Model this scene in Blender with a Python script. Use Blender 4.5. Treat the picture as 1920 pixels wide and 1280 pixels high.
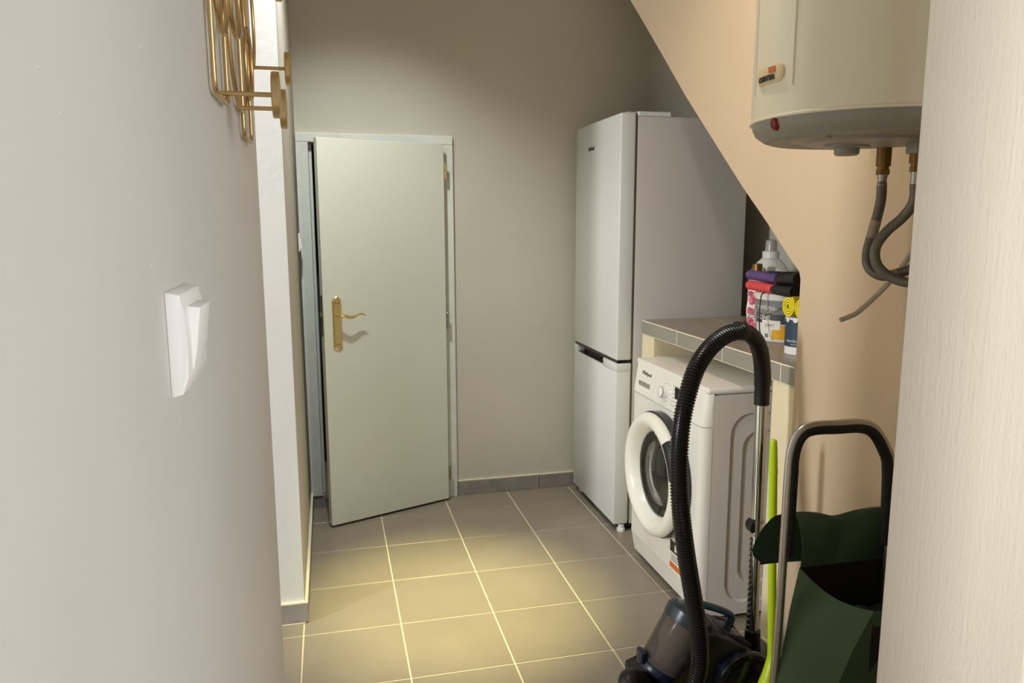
import bpy, bmesh, math, random
from mathutils import Vector, Matrix

random.seed(7)
for o in list(bpy.data.objects):
    bpy.data.objects.remove(o, do_unlink=True)
scn = bpy.context.scene
COL = scn.collection
PI = math.pi

# ------------------------------------------------------------------ camera
cam_d = bpy.data.cameras.new('camera')
cam_d.sensor_fit = 'HORIZONTAL'
cam_d.sensor_width = 36.0
cam_d.lens = 1420.0 / 1920.0 * 36.0
cam_d.clip_start = 0.02
cam = bpy.data.objects.new('camera', cam_d)
COL.objects.link(cam)
yaw, pitch, roll = math.radians(13.55), math.radians(9.02), math.radians(0.15)
fwd = Vector((math.sin(yaw) * math.cos(pitch), math.cos(yaw) * math.cos(pitch), -math.sin(pitch)))
rgt = Vector((math.cos(yaw), -math.sin(yaw), 0))
dwn = fwd.cross(rgt)
r2 = math.cos(roll) * rgt + math.sin(roll) * dwn
d2 = -math.sin(roll) * rgt + math.cos(roll) * dwn
mw = Matrix.Identity(4)
for i in range(3):
    mw[i][0] = r2[i]
    mw[i][1] = -d2[i]
    mw[i][2] = -fwd[i]
mw[0][3], mw[1][3], mw[2][3] = 0.1335, -3.51, 1.4026
cam.matrix_world = mw
scn.camera = cam

# ------------------------------------------------------------------ world, lights, exposure
scn.view_settings.view_transform = 'Standard'
scn.view_settings.look = 'None'
scn.view_settings.gamma = 1.0
scn.view_settings.use_curve_mapping = False
scn.view_settings.exposure = 0.0
world = bpy.data.worlds.new('world')
scn.world = world
world.use_nodes = True
bg = world.node_tree.nodes['Background']
bg.inputs['Color'].default_value = (0.86, 0.93, 1.0, 1)
bg.inputs['Strength'].default_value = 0.25


def add_light(name, kind, loc, energy, color, target=None, **kw):
    d = bpy.data.lights.new(name, kind)
    d.energy = energy
    d.color = color
    for k, v in kw.items():
        setattr(d, k, v)
    o = bpy.data.objects.new(name, d)
    COL.objects.link(o)
    o.location = loc
    if target is not None:
        o.rotation_euler = (Vector(target) - Vector(loc)).to_track_quat('-Z', 'Y').to_euler()
    return o


# added fill lights behind the viewer, one each side, brightening the passage walls
add_light('rear_fill_left', 'AREA', (-1.6, -4.45, 1.6), 12.5, (1.0, 0.98, 0.92), target=(1.0, -2.66, 1.3),
          shape='RECTANGLE', size=0.35, size_y=1.6, spread=math.radians(62))
add_light('rear_fill_right', 'AREA', (1.6, -4.6, 1.6), 37, (0.97, 0.98, 1.0), target=(0.03, -2.9, 1.3),
          shape='RECTANGLE', size=0.5, size_y=1.6)
# ceiling spot bar inside the room: lamps turned to the stair wall and to the floor
add_light('ceiling_spot_wall', 'SPOT', (0.70, -1.62, 2.85), 44, (1.0, 0.88, 0.70), target=(1.45, -1.70, 0.9),
          spot_size=math.radians(115), spot_blend=1.0, shadow_soft_size=0.05)
add_light('ceiling_spot_floor', 'SPOT', (0.66, -1.55, 2.85), 620, (1.0, 0.92, 0.42), target=(0.53, -0.90, 0.0),
          spot_size=math.radians(28), spot_blend=1.0, shadow_soft_size=0.05)
add_light('door_fill_spot', 'SPOT', (0.13, -0.98, 2.82), 122, (0.93, 1.0, 0.97), target=(0.42, 0.16, 0.45),  # added fill lamp, not on the bar, brightens door and back wall
          spot_size=math.radians(79), spot_blend=1.0, shadow_soft_size=0.05)
# daylight from the window of the side room on the left
add_light('side_room_window', 'AREA', (-4.0, -3.20, 2.25), 165, (0.90, 0.95, 1.0), target=(0.9, -1.1, 0.7),
          shape='RECTANGLE', size=0.45, size_y=1.3)


# ------------------------------------------------------------------ materials
def lin(c):
    out = []
    for v in c[:3]:
        v = v / 255.0
        out.append(v / 12.92 if v <= 0.04045 else ((v + 0.055) / 1.055) ** 2.4)
    return (out[0], out[1], out[2], 1.0)


def mat(name, rgb, rough=0.5, metal=0.0, var=0.0, vscale=6.0, bump=0.0, bscale=60.0, stretch=(1, 1, 1),
        coat=0.0, trans=0.0, ior=1.45, spec=0.5, bump2=None, alpha=1.0, sheen=0.0):
    m = bpy.data.materials.new(name)
    m.use_nodes = True
    nt = m.node_tree
    p = nt.nodes['Principled BSDF']
    c = lin(rgb)
    p.inputs['Base Color'].default_value = c
    p.inputs['Roughness'].default_value = rough
    p.inputs['Metallic'].default_value = metal
    p.inputs['IOR'].default_value = ior
    p.inputs['Specular IOR Level'].default_value = spec
    p.inputs['Coat Weight'].default_value = coat
    p.inputs['Transmission Weight'].default_value = trans
    p.inputs['Sheen Weight'].default_value = sheen
    p.inputs['Alpha'].default_value = alpha
    tc = nt.nodes.new('ShaderNodeTexCoord')
    geo = nt.nodes.new('ShaderNodeNewGeometry')
    mp = nt.nodes.new('ShaderNodeMapping')
    mp.inputs['Scale'].default_value = stretch
    nt.links.new(geo.outputs['Position'], mp.inputs['Vector'])
    if var > 0:
        n = nt.nodes.new('ShaderNodeTexNoise')
        n.inputs['Scale'].default_value = vscale
        n.inputs['Detail'].default_value = 4
        nt.links.new(mp.outputs['Vector'], n.inputs['Vector'])
        r = nt.nodes.new('ShaderNodeMapRange')
        r.inputs['From Min'].default_value = 0.3
        r.inputs['From Max'].default_value = 0.7
        r.inputs['To Min'].default_value = 1 - var
        r.inputs['To Max'].default_value = 1 + var
        nt.links.new(n.outputs['Fac'], r.inputs['Value'])
        mx = nt.nodes.new('ShaderNodeVectorMath')
        mx.operation = 'SCALE'
        mx.inputs[0].default_value = c[:3]
        nt.links.new(r.outputs['Result'], mx.inputs['Scale'])
        nt.links.new(mx.outputs['Vector'], p.inputs['Base Color'])
    if bump > 0:
        n2 = nt.nodes.new('ShaderNodeTexNoise')
        n2.inputs['Scale'].default_value = bscale
        n2.inputs['Detail'].default_value = 5
        nt.links.new(mp.outputs['Vector'], n2.inputs['Vector'])
        b = nt.nodes.new('ShaderNodeBump')
        b.inputs['Strength'].default_value = bump
        b.inputs['Distance'].default_value = 0.004
        nt.links.new(n2.outputs['Fac'], b.inputs['Height'])
        last = b
        if bump2:
            mp2 = nt.nodes.new('ShaderNodeMapping')
            mp2.inputs['Scale'].default_value = bump2[1]
            nt.links.new(geo.outputs['Position'], mp2.inputs['Vector'])
            n3 = nt.nodes.new('ShaderNodeTexNoise')
            n3.inputs['Scale'].default_value = 1.0
            n3.inputs['Detail'].default_value = 6
            nt.links.new(mp2.outputs['Vector'], n3.inputs['Vector'])
            b2 = nt.nodes.new('ShaderNodeBump')
            b2.inputs['Strength'].default_value = bump2[0]
            b2.inputs['Distance'].default_value = 0.006
            nt.links.new(n3.outputs['Fac'], b2.inputs['Height'])
            nt.links.new(b.outputs['Normal'], b2.inputs['Normal'])
            last = b2
        nt.links.new(last.outputs['Normal'], p.inputs['Normal'])
    return m


M = {}
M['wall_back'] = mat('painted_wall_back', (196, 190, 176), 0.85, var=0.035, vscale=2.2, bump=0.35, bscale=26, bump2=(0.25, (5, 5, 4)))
M['wall_left'] = mat('painted_wall_left', (232, 231, 229), 0.8, var=0.02, vscale=3, bump=0.3, bscale=40, bump2=(0.25, (7, 7, 5)))
M['wall_grey'] = mat('painted_wall_taupe', (204, 200, 194), 0.55, var=0.03, vscale=4, bump=0.10, bscale=9, spec=0.4)
M['wall_beige'] = mat('painted_wall_beige', (200, 176, 147), 0.8, var=0.025, vscale=3, bump=0.2, bscale=30, bump2=(0.2, (6, 6, 5)))
M['wall_brush'] = mat('brushed_wall_paint', (214, 206, 194), 0.42, var=0.02, vscale=5, bump=0.45, bscale=170, stretch=(1, 1, 0.4),
                      bump2=(0.35, (110, 110, 6)))
M['ceiling'] = mat('ceiling_paint', (168, 163, 152), 0.9, var=0.02)
M['grout'] = mat('floor_grout', (226, 214, 182), 0.9, var=0.05, vscale=40)
M['tile'] = mat('grey_floor_tile', (142, 131, 116), 0.32, var=0.05, vscale=4.5, bump=0.03, bscale=90, spec=0.45)
M['skirt'] = mat('grey_stone_skirting', (138, 132, 126), 0.5, var=0.13, vscale=22, bump=0.1, bscale=80)
M['bead'] = mat('skirting_mortar_bead', (228, 218, 190), 0.85, var=0.04, vscale=20)
M['door'] = mat('door_paint', (212, 212, 198), 0.5, var=0.012, vscale=3, bump=0.04, bscale=60)
M['frame'] = mat('door_frame_paint', (214, 214, 206), 0.6, var=0.05, vscale=14, bump=0.15, bscale=60)
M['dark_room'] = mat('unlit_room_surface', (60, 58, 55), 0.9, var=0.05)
M['brass'] = mat('polished_brass', (224, 206, 148), 0.28, 1.0, var=0.05, vscale=60)
M['steel'] = mat('worn_steel', (170, 165, 155), 0.35, 1.0, var=0.06, vscale=50)
M['gold'] = mat('satin_gold', (206, 176, 124), 0.34, 1.0, var=0.05, vscale=60)
M['chrome'] = mat('chrome_tube', (205, 205, 205), 0.10, 1.0, var=0.02)
M['alu'] = mat('brushed_aluminium', (196, 192, 186), 0.33, 1.0, var=0.04, vscale=30)
M['white_plastic'] = mat('white_plastic', (240, 239, 236), 0.35, var=0.01)
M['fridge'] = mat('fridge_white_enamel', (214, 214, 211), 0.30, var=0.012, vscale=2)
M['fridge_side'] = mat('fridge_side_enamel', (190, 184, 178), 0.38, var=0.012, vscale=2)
M['black_gloss'] = mat('black_gloss_plastic', (16, 16, 17), 0.18, var=0.05)
M['black'] = mat('black_plastic', (20, 19, 19), 0.42, var=0.08, vscale=30)
M['hose'] = mat('black_ribbed_hose', (17, 16, 16), 0.26, var=0.05)
M['gasket'] = mat('grey_gasket', (110, 106, 100), 0.7, var=0.05)
M['washer'] = mat('washer_white', (236, 231, 222), 0.28, var=0.012, vscale=3)
M['washer_ring'] = mat('washer_door_ivory', (240, 236, 224), 0.25, var=0.01)
M['washer_side'] = mat('washer_side_sheet', (226, 219, 211), 0.40, var=0.012, vscale=3)
M['dark_rim'] = mat('dark_grey_door_rim', (40, 41, 44), 0.3, var=0.05)
M['drum_glass'] = mat('dark_drum_glass', (30, 34, 32), 0.05, var=0.08, vscale=9, coat=0.6)
M['ink'] = mat('dark_print', (48, 46, 44), 0.6, var=0.02)
M['ink_light'] = mat('pale_print', (222, 222, 216), 0.6, var=0.02)
M['ink_grey'] = mat('grey_print', (150, 145, 138), 0.6, var=0.02)
M['orange'] = mat('orange_print', (226, 112, 26), 0.5, var=0.03)
M['label_white'] = mat('white_label_paper', (232, 226, 218), 0.55, var=0.02)
M['label_dark'] = mat('dark_label_print', (50, 38, 36), 0.5, var=0.04)
M['heater'] = mat('heater_cream_enamel', (238, 230, 206), 0.30, var=0.015, vscale=2)
M['heater_cap'] = mat('heater_grey_cap', (150, 146, 136), 0.45, var=0.02)
M['badge'] = mat('aged_cream_badge', (226, 204, 162), 0.35, var=0.03, vscale=20)
M['badge_orange'] = mat('badge_orange', (208, 112, 52), 0.45, var=0.03)
M['red_lens'] = mat('dark_red_lens', (120, 16, 30), 0.15, var=0.05)
M['old_brass'] = mat('tarnished_brass', (128, 98, 52), 0.42, 0.9, var=0.15, vscale=60)
M['flex'] = mat('braided_grey_hose', (112, 106, 94), 0.42, 0.35, var=0.12, vscale=400)
M['flex_tag'] = mat('hose_paper_tag', (168, 150, 128), 0.6, var=0.15, vscale=120)
M['pvc'] = mat('translucent_drain_tube', (196, 186, 164), 0.35, var=0.03, trans=0.25)
M['lime'] = mat('lime_green_plastic', (190, 214, 28), 0.32, var=0.03)
M['green'] = mat('dark_green_canvas', (52, 73, 42), 0.85, var=0.07, vscale=9, bump=0.10, bscale=700, sheen=0.2)
M['lining'] = mat('black_bag_lining', (17, 17, 19), 0.6, var=0.2, vscale=20)
M['foam'] = mat('black_foam_grip', (18, 17, 17), 0.6, var=0.06, vscale=60)
M['bin'] = mat('smoked_clear_bin', (205, 196, 186), 0.06, var=0.02, trans=0.92, ior=1.12)
M['bin_inner'] = mat('bin_cyclone_grey', (128, 114, 104), 0.45, var=0.1, vscale=20)
M['teal'] = mat('petrol_blue_plastic', (24, 54, 64), 0.28, var=0.04)
M['navy'] = mat('navy_blue_plastic', (13, 22, 42), 0.3, var=0.04)
M['vac_grey'] = mat('dark_slate_plastic', (44, 52, 56), 0.30, var=0.04)
M['counter_tile'] = mat('grey_worktop_tile', (150, 140, 126), 0.35, var=0.06, vscale=6, bump=0.03, bscale=80)
M['counter_edge'] = mat('grey_edge_tile', (150, 144, 132), 0.35, var=0.05, vscale=6)
M['leg'] = mat('plastered_counter_leg', (226, 212, 178), 0.85, var=0.03, bump=0.2, bscale=30)
M['bottle'] = mat('white_bottle_plastic', (226, 224, 218), 0.35, var=0.015)
M['clear_cap'] = mat('clear_dosing_cap', (205, 203, 198), 0.2, var=0.02, trans=0.5)
M['amber'] = mat('bronze_cap', (150, 112, 66), 0.35, 0.8, var=0.08, vscale=40)
M['pale_pink'] = mat('pale_pink_glass', (214, 180, 172), 0.2, var=0.05, trans=0.3)
M['navy_box'] = mat('navy_carton', (24, 26, 48), 0.5, var=0.05)
M['purple'] = mat('purple_rubber', (92, 70, 122), 0.5, var=0.05)
M['coral'] = mat('coral_red_rubber', (216, 72, 74), 0.5, var=0.05)
M['coral_cloth'] = mat('coral_cloth', (226, 78, 66), 0.9, var=0.25, vscale=60, bump=0.3, bscale=200)
M['teal_cloth'] = mat('teal_cloth', (20, 92, 104), 0.8, var=0.2, vscale=50)
M['bucket'] = mat('white_bucket_plastic', (222, 216, 206), 0.4, var=0.03)
M['bk_grey'] = mat('bucket_grey_label', (128, 126, 124), 0.5, var=0.05, vscale=20)
M['bk_dark'] = mat('bucket_charcoal_label', (66, 68, 72), 0.5, var=0.05, vscale=20)
M['bk_yellow'] = mat('bucket_ochre_label', (226, 164, 24), 0.5, var=0.05, vscale=20)
M['wire'] = mat('bucket_wire', (200, 198, 194), 0.3, 1.0, var=0.02)
M['pink'] = mat('pink_flower_print', (222, 120, 140), 0.7, var=0.3, vscale=45)
M['yellow_cloth'] = mat('yellow_cloth', (226, 208, 40), 0.9, var=0.06, vscale=40, bump=0.2, bscale=300)
M['can_navy'] = mat('slate_blue_sleeve', (44, 62, 80), 0.5, var=0.03)
M['can_white'] = mat('canister_white', (230, 226, 222), 0.4, var=0.02)


# ------------------------------------------------------------------ geometry helpers
ORG = {}


def tag(o, label=None, cat=None, group=None, kind=None):
    if label: o['label'] = label
    if cat: o['category'] = cat
    if group: o['group'] = group
    if kind: o['kind'] = kind
    return o


def thing(name, loc, label, cat, group=None):
    o = bpy.data.objects.new(name, None)
    o.empty_display_size = 0.05
    COL.objects.link(o)
    o.location = loc
    ORG[o.name] = Vector(loc)
    return tag(o, label, cat, group)


def build(name, bm, m, parent=None, origin=None, smooth=False, angle=40, kind=None, label=None):
    """One mesh object from a bmesh in world coordinates."""
    org = ORG[parent.name] if parent is not None else Vector(origin or (0, 0, 0))
    me = bpy.data.meshes.new(name)
    bmesh.ops.recalc_face_normals(bm, faces=bm.faces[:])
    bm.to_mesh(me)
    bm.free()
    me.transform(Matrix.Translation(-org))
    for mm in (m if isinstance(m, (list, tuple)) else [m]):
        me.materials.append(M[mm])
    if smooth:
        for f in me.polygons:
            f.use_smooth = True
        try:
            me.set_sharp_from_angle(angle=math.radians(angle))
        except Exception:
            pass
    o = bpy.data.objects.new(name, me)
    COL.objects.link(o)
    if parent is not None:
        o.parent = parent
    else:
        o.location = org
    ORG[o.name] = org
    if kind: o['kind'] = kind
    if label: o['label'] = label
    return o


def NB():
    return bmesh.new()


def box(bm, x0, x1, y0, y1, z0, z1, bevel=0.0, seg=2):
    vs = [bm.verts.new((x, y, z)) for x in (x0, x1) for y in (y0, y1) for z in (z0, z1)]
    fs = [(0, 1, 3, 2), (4, 6, 7, 5), (0, 4, 5, 1), (2, 3, 7, 6), (0, 2, 6, 4), (1, 5, 7, 3)]
    faces = [bm.faces.new([vs[i] for i in f]) for f in fs]
    if bevel > 0:
        es = set()
        for f in faces:
            es.update(f.edges)
        bmesh.ops.bevel(bm, geom=list(es), offset=bevel, segments=seg, profile=0.5, affect='EDGES')
    return faces


def frame_from(axis):
    a = Vector(axis).normalized()
    t = Vector((0, 0, 1)) if abs(a.z) < 0.9 else Vector((1, 0, 0))
    u = t.cross(a).normalized()
    v = a.cross(u).normalized()
    return u, v, a


def lathe(bm, prof, center, axis, seg=32, a0=0.0, a1=2 * PI, uv=None):
    """prof: list of (radius, distance along axis)."""
    u, v, a = frame_from(axis) if uv is None else uv
    c = Vector(center)
    full = abs(a1 - a0 - 2 * PI) < 1e-6
    n = seg if full else seg + 1
    rings = []
    for r, h in prof:
        if r < 1e-6:
            rings.append([bm.verts.new(c + a * h)])
        else:
            rings.append([bm.verts.new(c + a * h + (u * math.cos(a0 + (a1 - a0) * i / seg) + v * math.sin(a0 + (a1 - a0) * i / seg)) * r)
                          for i in range(n)])
    for A, B in zip(rings[:-1], rings[1:]):
        m = seg
        for i in range(m):
            j = (i + 1) % n if full else i + 1
            if len(A) == 1 and len(B) == 1:
                continue
            if len(A) == 1:
                bm.faces.new((A[0], B[i], B[j]))
            elif len(B) == 1:
                bm.faces.new((A[i], B[0], A[j]))
            else:
                bm.faces.new((A[i], B[i], B[j], A[j]))


def cyl(bm, p0, p1, r0, r1=None, seg=24, cap=True):
    p0, p1 = Vector(p0), Vector(p1)
    r1 = r0 if r1 is None else r1
    h = (p1 - p0).length
    pr = [(r0, 0), (r1, h)]
    if cap:
        pr = [(0, 0)] + pr + [(0, h)]
    lathe(bm, pr, p0, p1 - p0, seg)


def smooth_path(pts, n=8):
    """Catmull-Rom through the points."""
    P = [Vector(p) for p in pts]
    P = [P[0] * 2 - P[1]] + P + [P[-1] * 2 - P[-2]]
    out = []
    for i in range(1, len(P) - 2):
        for k in range(n):
            t = k / n
            a, b, c, d = P[i - 1], P[i], P[i + 1], P[i + 2]
            out.append(0.5 * ((2 * b) + (c - a) * t + (2 * a - 5 * b + 4 * c - d) * t * t + (3 * b - a - 3 * c + d) * t ** 3))
    out.append(P[-2])
    return out


def resample(pts, step):
    out = [pts[0].copy()]
    acc = 0.0
    for a, b in zip(pts[:-1], pts[1:]):
        L = (b - a).length
        pos = 0.0
        while acc + (L - pos) >= step:
            pos += step - acc
            acc = 0.0
            out.append(a.lerp(b, pos / L))
        acc += L - pos
    return out


def sweep(bm, pts, rad, seg=12, closed=False, caps=True, flat=None):
    """Tube along pts; rad is a number or a function of the point index."""
    P = [Vector(p) for p in pts]
    n = len(P)
    rings = []
    prev = None
    for i in range(n):
        if closed:
            t = P[(i + 1) % n] - P[i - 1]
        else:
            t = P[min(i + 1, n - 1)] - P[max(i - 1, 0)]
        t.normalize()
        if prev is None:
            u, v, _ = frame_from(t)
        else:
            u = prev - t * prev.dot(t)
            u.normalize()
            v = t.cross(u)
        prev = u
        r = rad(i) if callable(rad) else rad
        fu, fv = flat if flat else (1, 1)
        rings.append([bm.verts.new(P[i] + (u * math.cos(2 * PI * k / seg) * fu + v * math.sin(2 * PI * k / seg) * fv) * r) for k in range(seg)])
    rng = range(n) if closed else range(n - 1)
    for i in rng:
        A, B = rings[i], rings[(i + 1) % n]
        for k in range(seg):
            bm.faces.new((A[k], A[(k + 1) % seg], B[(k + 1) % seg], B[k]))
    if not closed and caps:
        bm.faces.new(list(reversed(rings[0])))
        bm.faces.new(rings[-1])


def prism(bm, poly, axis, a, b, bevel=0.0, seg=2):
    """Extrude a 2D polygon along a world axis. axis x: (y,z); y: (x,z); z: (x,y)."""
    def P(p, t):
        return {'x': (t, p[0], p[1]), 'y': (p[0], t, p[1]), 'z': (p[0], p[1], t)}[axis]
    A = [bm.verts.new(P(p, a)) for p in poly]
    B = [bm.verts.new(P(p, b)) for p in poly]
    fs = [bm.faces.new(A), bm.faces.new(list(reversed(B)))]
    n = len(poly)
    for i in range(n):
        fs.append(bm.faces.new((A[i], B[i], B[(i + 1) % n], A[(i + 1) % n])))
    if bevel > 0:
        es = set()
        for f in fs:
            es.update(f.edges)
        bmesh.ops.bevel(bm, geom=list(es), offset=bevel, segments=seg, profile=0.5, affect='EDGES')


def rrect(w, h, r, n=5, cx=0.0, cy=0.0):
    pts = []
    for sx, sy, a in ((1, 1, 0), (-1, 1, 90), (-1, -1, 180), (1, -1, 270)):
        for k in range(n + 1):
            t = math.radians(a + 90 * k / n)
            pts.append((cx + sx * (w / 2 - r) + r * math.cos(t), cy + sy * (h / 2 - r) + r * math.sin(t)))
    return pts


def text_bm(body, size, org, xdir, ydir, depth=0.0006, align='CENTER', squash=1.0, bold=0.0):
    cu = bpy.data.curves.new('print_source', 'FONT')
    cu.body = body
    cu.size = size
    cu.align_x = align
    cu.align_y = 'CENTER'
    cu.extrude = depth
    cu.offset = bold
    cu.resolution_u = 2
    o = bpy.data.objects.new('print_source', cu)
    COL.objects.link(o)
    dg = bpy.context.evaluated_depsgraph_get()
    me = bpy.data.meshes.new_from_object(o.evaluated_get(dg))
    bpy.data.objects.remove(o, do_unlink=True)
    bpy.data.curves.remove(cu)
    x, y = Vector(xdir).normalized(), Vector(ydir).normalized()
    z = x.cross(y)
    mm = Matrix.Identity(4)
    for i in range(3):
        mm[i][0], mm[i][1], mm[i][2], mm[i][3] = x[i] * squash, y[i], z[i], org[i]
    me.transform(mm)
    bm = NB()
    bm.from_mesh(me)
    bpy.data.meshes.remove(me)
    return bm


def wrap_bm(bm, axis_xy, R):
    """Bend a flat print (lying in the tangent plane facing -X at x = ax-R) round a vertical cylinder."""
    ax, ay = axis_xy
    for v in bm.verts:
        d = (ax - R) - v.co.x
        th = (v.co.y - ay) / R
        v.co.x = ax - (R + d) * math.cos(th)
        v.co.y = ay + (R + d) * math.sin(th)


# ------------------------------------------------------------------ the setting
S = 0.333
ZC = 2.9
XW = 1.45      # face of the under-stairs wall
YB = 0.215     # face of the back wall
XN = 2.12      # back of the niche
XLN = 0.0285   # face of the near left wall

# floor: mortar bed with single tiles
bm = NB()
box(bm, -4.7, 3.4, -6.5, 1.0, -0.10, -0.0025)
floor = build('floor', bm, 'grout', kind='structure')
tag(floor, 'square matt grey floor tiles with pale grout lines')
tile_mesh = None
J = 0.0055
for c in range(-3, 7):
    for r in range(-1, 11):
        if tile_mesh is None:
            bm = NB()
            box(bm, J / 2, S - J / 2, -S + J / 2, -J / 2, -0.012, 0.0, 0.0012, 1)
            t = build('tile', bm, 'tile', parent=floor)
            tile_mesh = t.data
        else:
            t = bpy.data.objects.new('tile', tile_mesh)
            COL.objects.link(t)
            t.parent = floor
        t.location = (c * S, -r * S, 0)

# ceiling
bm = NB()
box(bm, -4.7, 3.4, -6.5, 0.45, ZC, ZC + 0.1)
build('ceiling', bm, 'ceiling', kind='structure')

# back wall with the door opening
DX0, DX1, DZ = 0.060, 0.695, 1.768
bm = NB()
box(bm, -0.2, DX0, YB, YB + 0.12, 0, ZC)
box(bm, DX1, 2.3, YB, YB + 0.12, 0, ZC)
box(bm, DX0, DX1, YB, YB + 0.12, DZ, ZC)
build('wall_back', bm, 'wall_back', kind='structure')

# unlit room behind the door
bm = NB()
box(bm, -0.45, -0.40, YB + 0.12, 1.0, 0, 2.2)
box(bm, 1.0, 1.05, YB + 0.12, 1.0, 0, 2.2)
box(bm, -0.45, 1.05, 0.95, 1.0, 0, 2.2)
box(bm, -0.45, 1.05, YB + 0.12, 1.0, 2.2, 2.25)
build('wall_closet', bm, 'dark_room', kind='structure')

# left wall block beside the door (its end face looks at the viewer)
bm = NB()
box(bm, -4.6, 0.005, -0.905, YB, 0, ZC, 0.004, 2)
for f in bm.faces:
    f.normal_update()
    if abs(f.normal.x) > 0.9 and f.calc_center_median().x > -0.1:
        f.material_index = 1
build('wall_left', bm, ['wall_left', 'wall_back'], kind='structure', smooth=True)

# near left wall of the entrance passage
bm = NB()
box(bm, -0.10, XLN, -3.275, -2.20, 0, ZC, 0.006, 2)
wl_near = build('wall_entry_left', bm, 'wall_grey', kind='structure', smooth=True)
bm = NB()
box(bm, -4.7, -4.6, -6.5, -0.8, 0, ZC)
build('wall_side_room', bm, 'wall_left', kind='structure')

# near right wall of the entrance passage
bm = NB()
box(bm, 1.0, 1.62, -2.78, -2.515, 0, ZC, 0.007, 3)
wr = build('wall_entry_right', bm, 'wall_brush', kind='structure', smooth=True)

for y, z, r in ((-2.548, 1.365, 0.0032), (-2.580, 1.657, 0.0026), (-2.604, 1.675, 0.0014), (-2.694, 1.356, 0.0016), (-2.626, 0.986, 0.0014)):
    bm = NB()
    bmesh.ops.create_icosphere(bm, subdivisions=2, radius=1.0)
    for v in bm.verts:
        v.co = Vector((1.0 + v.co.x * r * 0.6, y + v.co.y * r, z + v.co.z * r * (2.2 if v.co.z > 0 else 1.2)))
    build('paint_drip', bm, 'wall_brush', parent=wr, smooth=True)
for y, z, r in ((-3.009, 1.377, 0.0012), (-2.994, 1.507, 0.0012), (-3.153, 1.447, 0.0009), (-3.123, 1.376, 0.0008), (-3.174, 1.461, 0.0008)):
    bm = NB()
    bmesh.ops.create_icosphere(bm, subdivisions=2, radius=1.0)
    for v in bm.verts:
        v.co = Vector((XLN + v.co.x * r * 0.6, y + v.co.y * r, z + v.co.z * r * 1.3))
    build('paint_drip', bm, 'wall_grey', parent=wl_near, smooth=True)

# under-stairs wall with the sloping, slightly curved soffit edge
slope = [(-1.588, 0), (-1.588, 1.235), (-1.580, 1.257), (-1.513, 1.307), (-1.407, 1.392), (-1.244, 1.514), (-1.051, 1.670), (-0.816, 1.861),
         (-0.590, 2.059), (-0.254, 2.348), (0.10, 2.66), (0.21, 2.76), (0.21, ZC), (-2.60, ZC), (-2.60, 0)]
bm = NB()
prism(bm, slope, 'x', XW, XN)
build('wall_right', bm, 'wall_beige', kind='structure')
bm = NB()
box(bm, XN, XN + 0.1, -2.6, YB, 0, ZC)
build('wall_niche', bm, 'wall_back', kind='structure')


# skirting boards: single stone pieces with a pale mortar bead on top
def skirting(name, pieces, bead, origin):
    root = None
    for (a, m) in ((bead, 'bead'),):
        bm = NB()
        for b in a:
            box(bm, *b, 0.001, 1)
        root = build(name, bm, m, kind='structure', origin=origin)
    for p in pieces:
        bm = NB()
        box(bm, *p, 0.0015, 1)
        build('skirting_tile', bm, 'skirt', parent=root)
    return root


HS = 0.074
skirting('baseboard_back', [(0.738, 1.174, 0.203, YB, 0, HS), (1.177, 1.61, 0.203, YB, 0, HS), (1.613, 2.05, 0.203, YB, 0, HS)],
         [(0.738, 2.05, 0.205, YB, HS, HS + 0.006)], (1.2, 0.205, 0))
skirting('baseboard_left', [(-0.33, 0.016, -0.916, -0.905, 0.003, HS), (-0.665, -0.333, -0.916, -0.905, 0.003, HS),
                            (0.005, 0.0155, -0.902, -0.53, 0, HS), (0.005, 0.0155, -0.527, -0.16, 0, HS), (0.005, 0.0155, -0.157, 0.2, 0, HS)],
         [(-0.665, 0.0165, -0.9165, -0.905, HS, HS + 0.007), (0.005, 0.016, -0.905, 0.2, HS, HS + 0.006), (-0.665, 0.005, -0.917, -0.905, 0.0, 0.003)],
         (0, -0.91, 0))
skirting('baseboard_right', [(1.439, XW, -1.93, -1.60, 0, HS), (1.439, XW, -2.27, -1.933, 0, HS), (1.439, XW, -2.51, -2.273, 0, HS), (1.439, XW, -1.597, -1.50, 0, HS)],
         [(1.440, XW, -2.51, -1.50, HS, HS + 0.006)], (1.44, -2.0, 0))

# door frame
bm = NB()
box(bm, 0.690, 0.735, 0.193, YB + 0.12, 0.0, 1.765, 0.003, 2)
trim = build('trim_1', bm, 'frame', kind='structure', origin=(0.37, 0.2, 0), label='painted wooden door frame with chipped edges')
bm = NB()
box(bm, 0.006, 0.735, 0.193, YB + 0.12, 1.7655, 1.807, 0.003, 2)
build('head_jamb', bm, 'frame', parent=trim)
bm = NB()
box(bm, 0.006, 0.062, 0.193, YB + 0.12, 0.062, 1.765, 0.003, 2)
build('side_jamb', bm, 'frame', parent=trim)
bm = NB()
box(bm, 0.0625, 0.076, 0.238, YB + 0.11, 0.062, 1.765, 0.002, 1)
build('stop_strip', bm, 'frame', parent=trim)
bm = NB()
box(bm, 0.017, 0.075, 0.200, YB + 0.1, 0.0005, 0.0615, 0.001, 1)
build('stone_foot', bm, 'skirt', parent=trim)

# door leaf (ajar), local axes: e along the leaf from hinge to free edge, n towards the viewer
hinge, free = Vector((0.684, 0.146, 0)), Vector((0.103, -0.079, 0))
e = (free - hinge).normalized()
nrm = Vector((e.y, -e.x, 0))
if nrm.y > 0:
    nrm = -nrm
LW = (free - hinge).length


def dpt(s, d, z):
    return hinge + e * s + nrm * d + Vector((0, 0, z))


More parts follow.
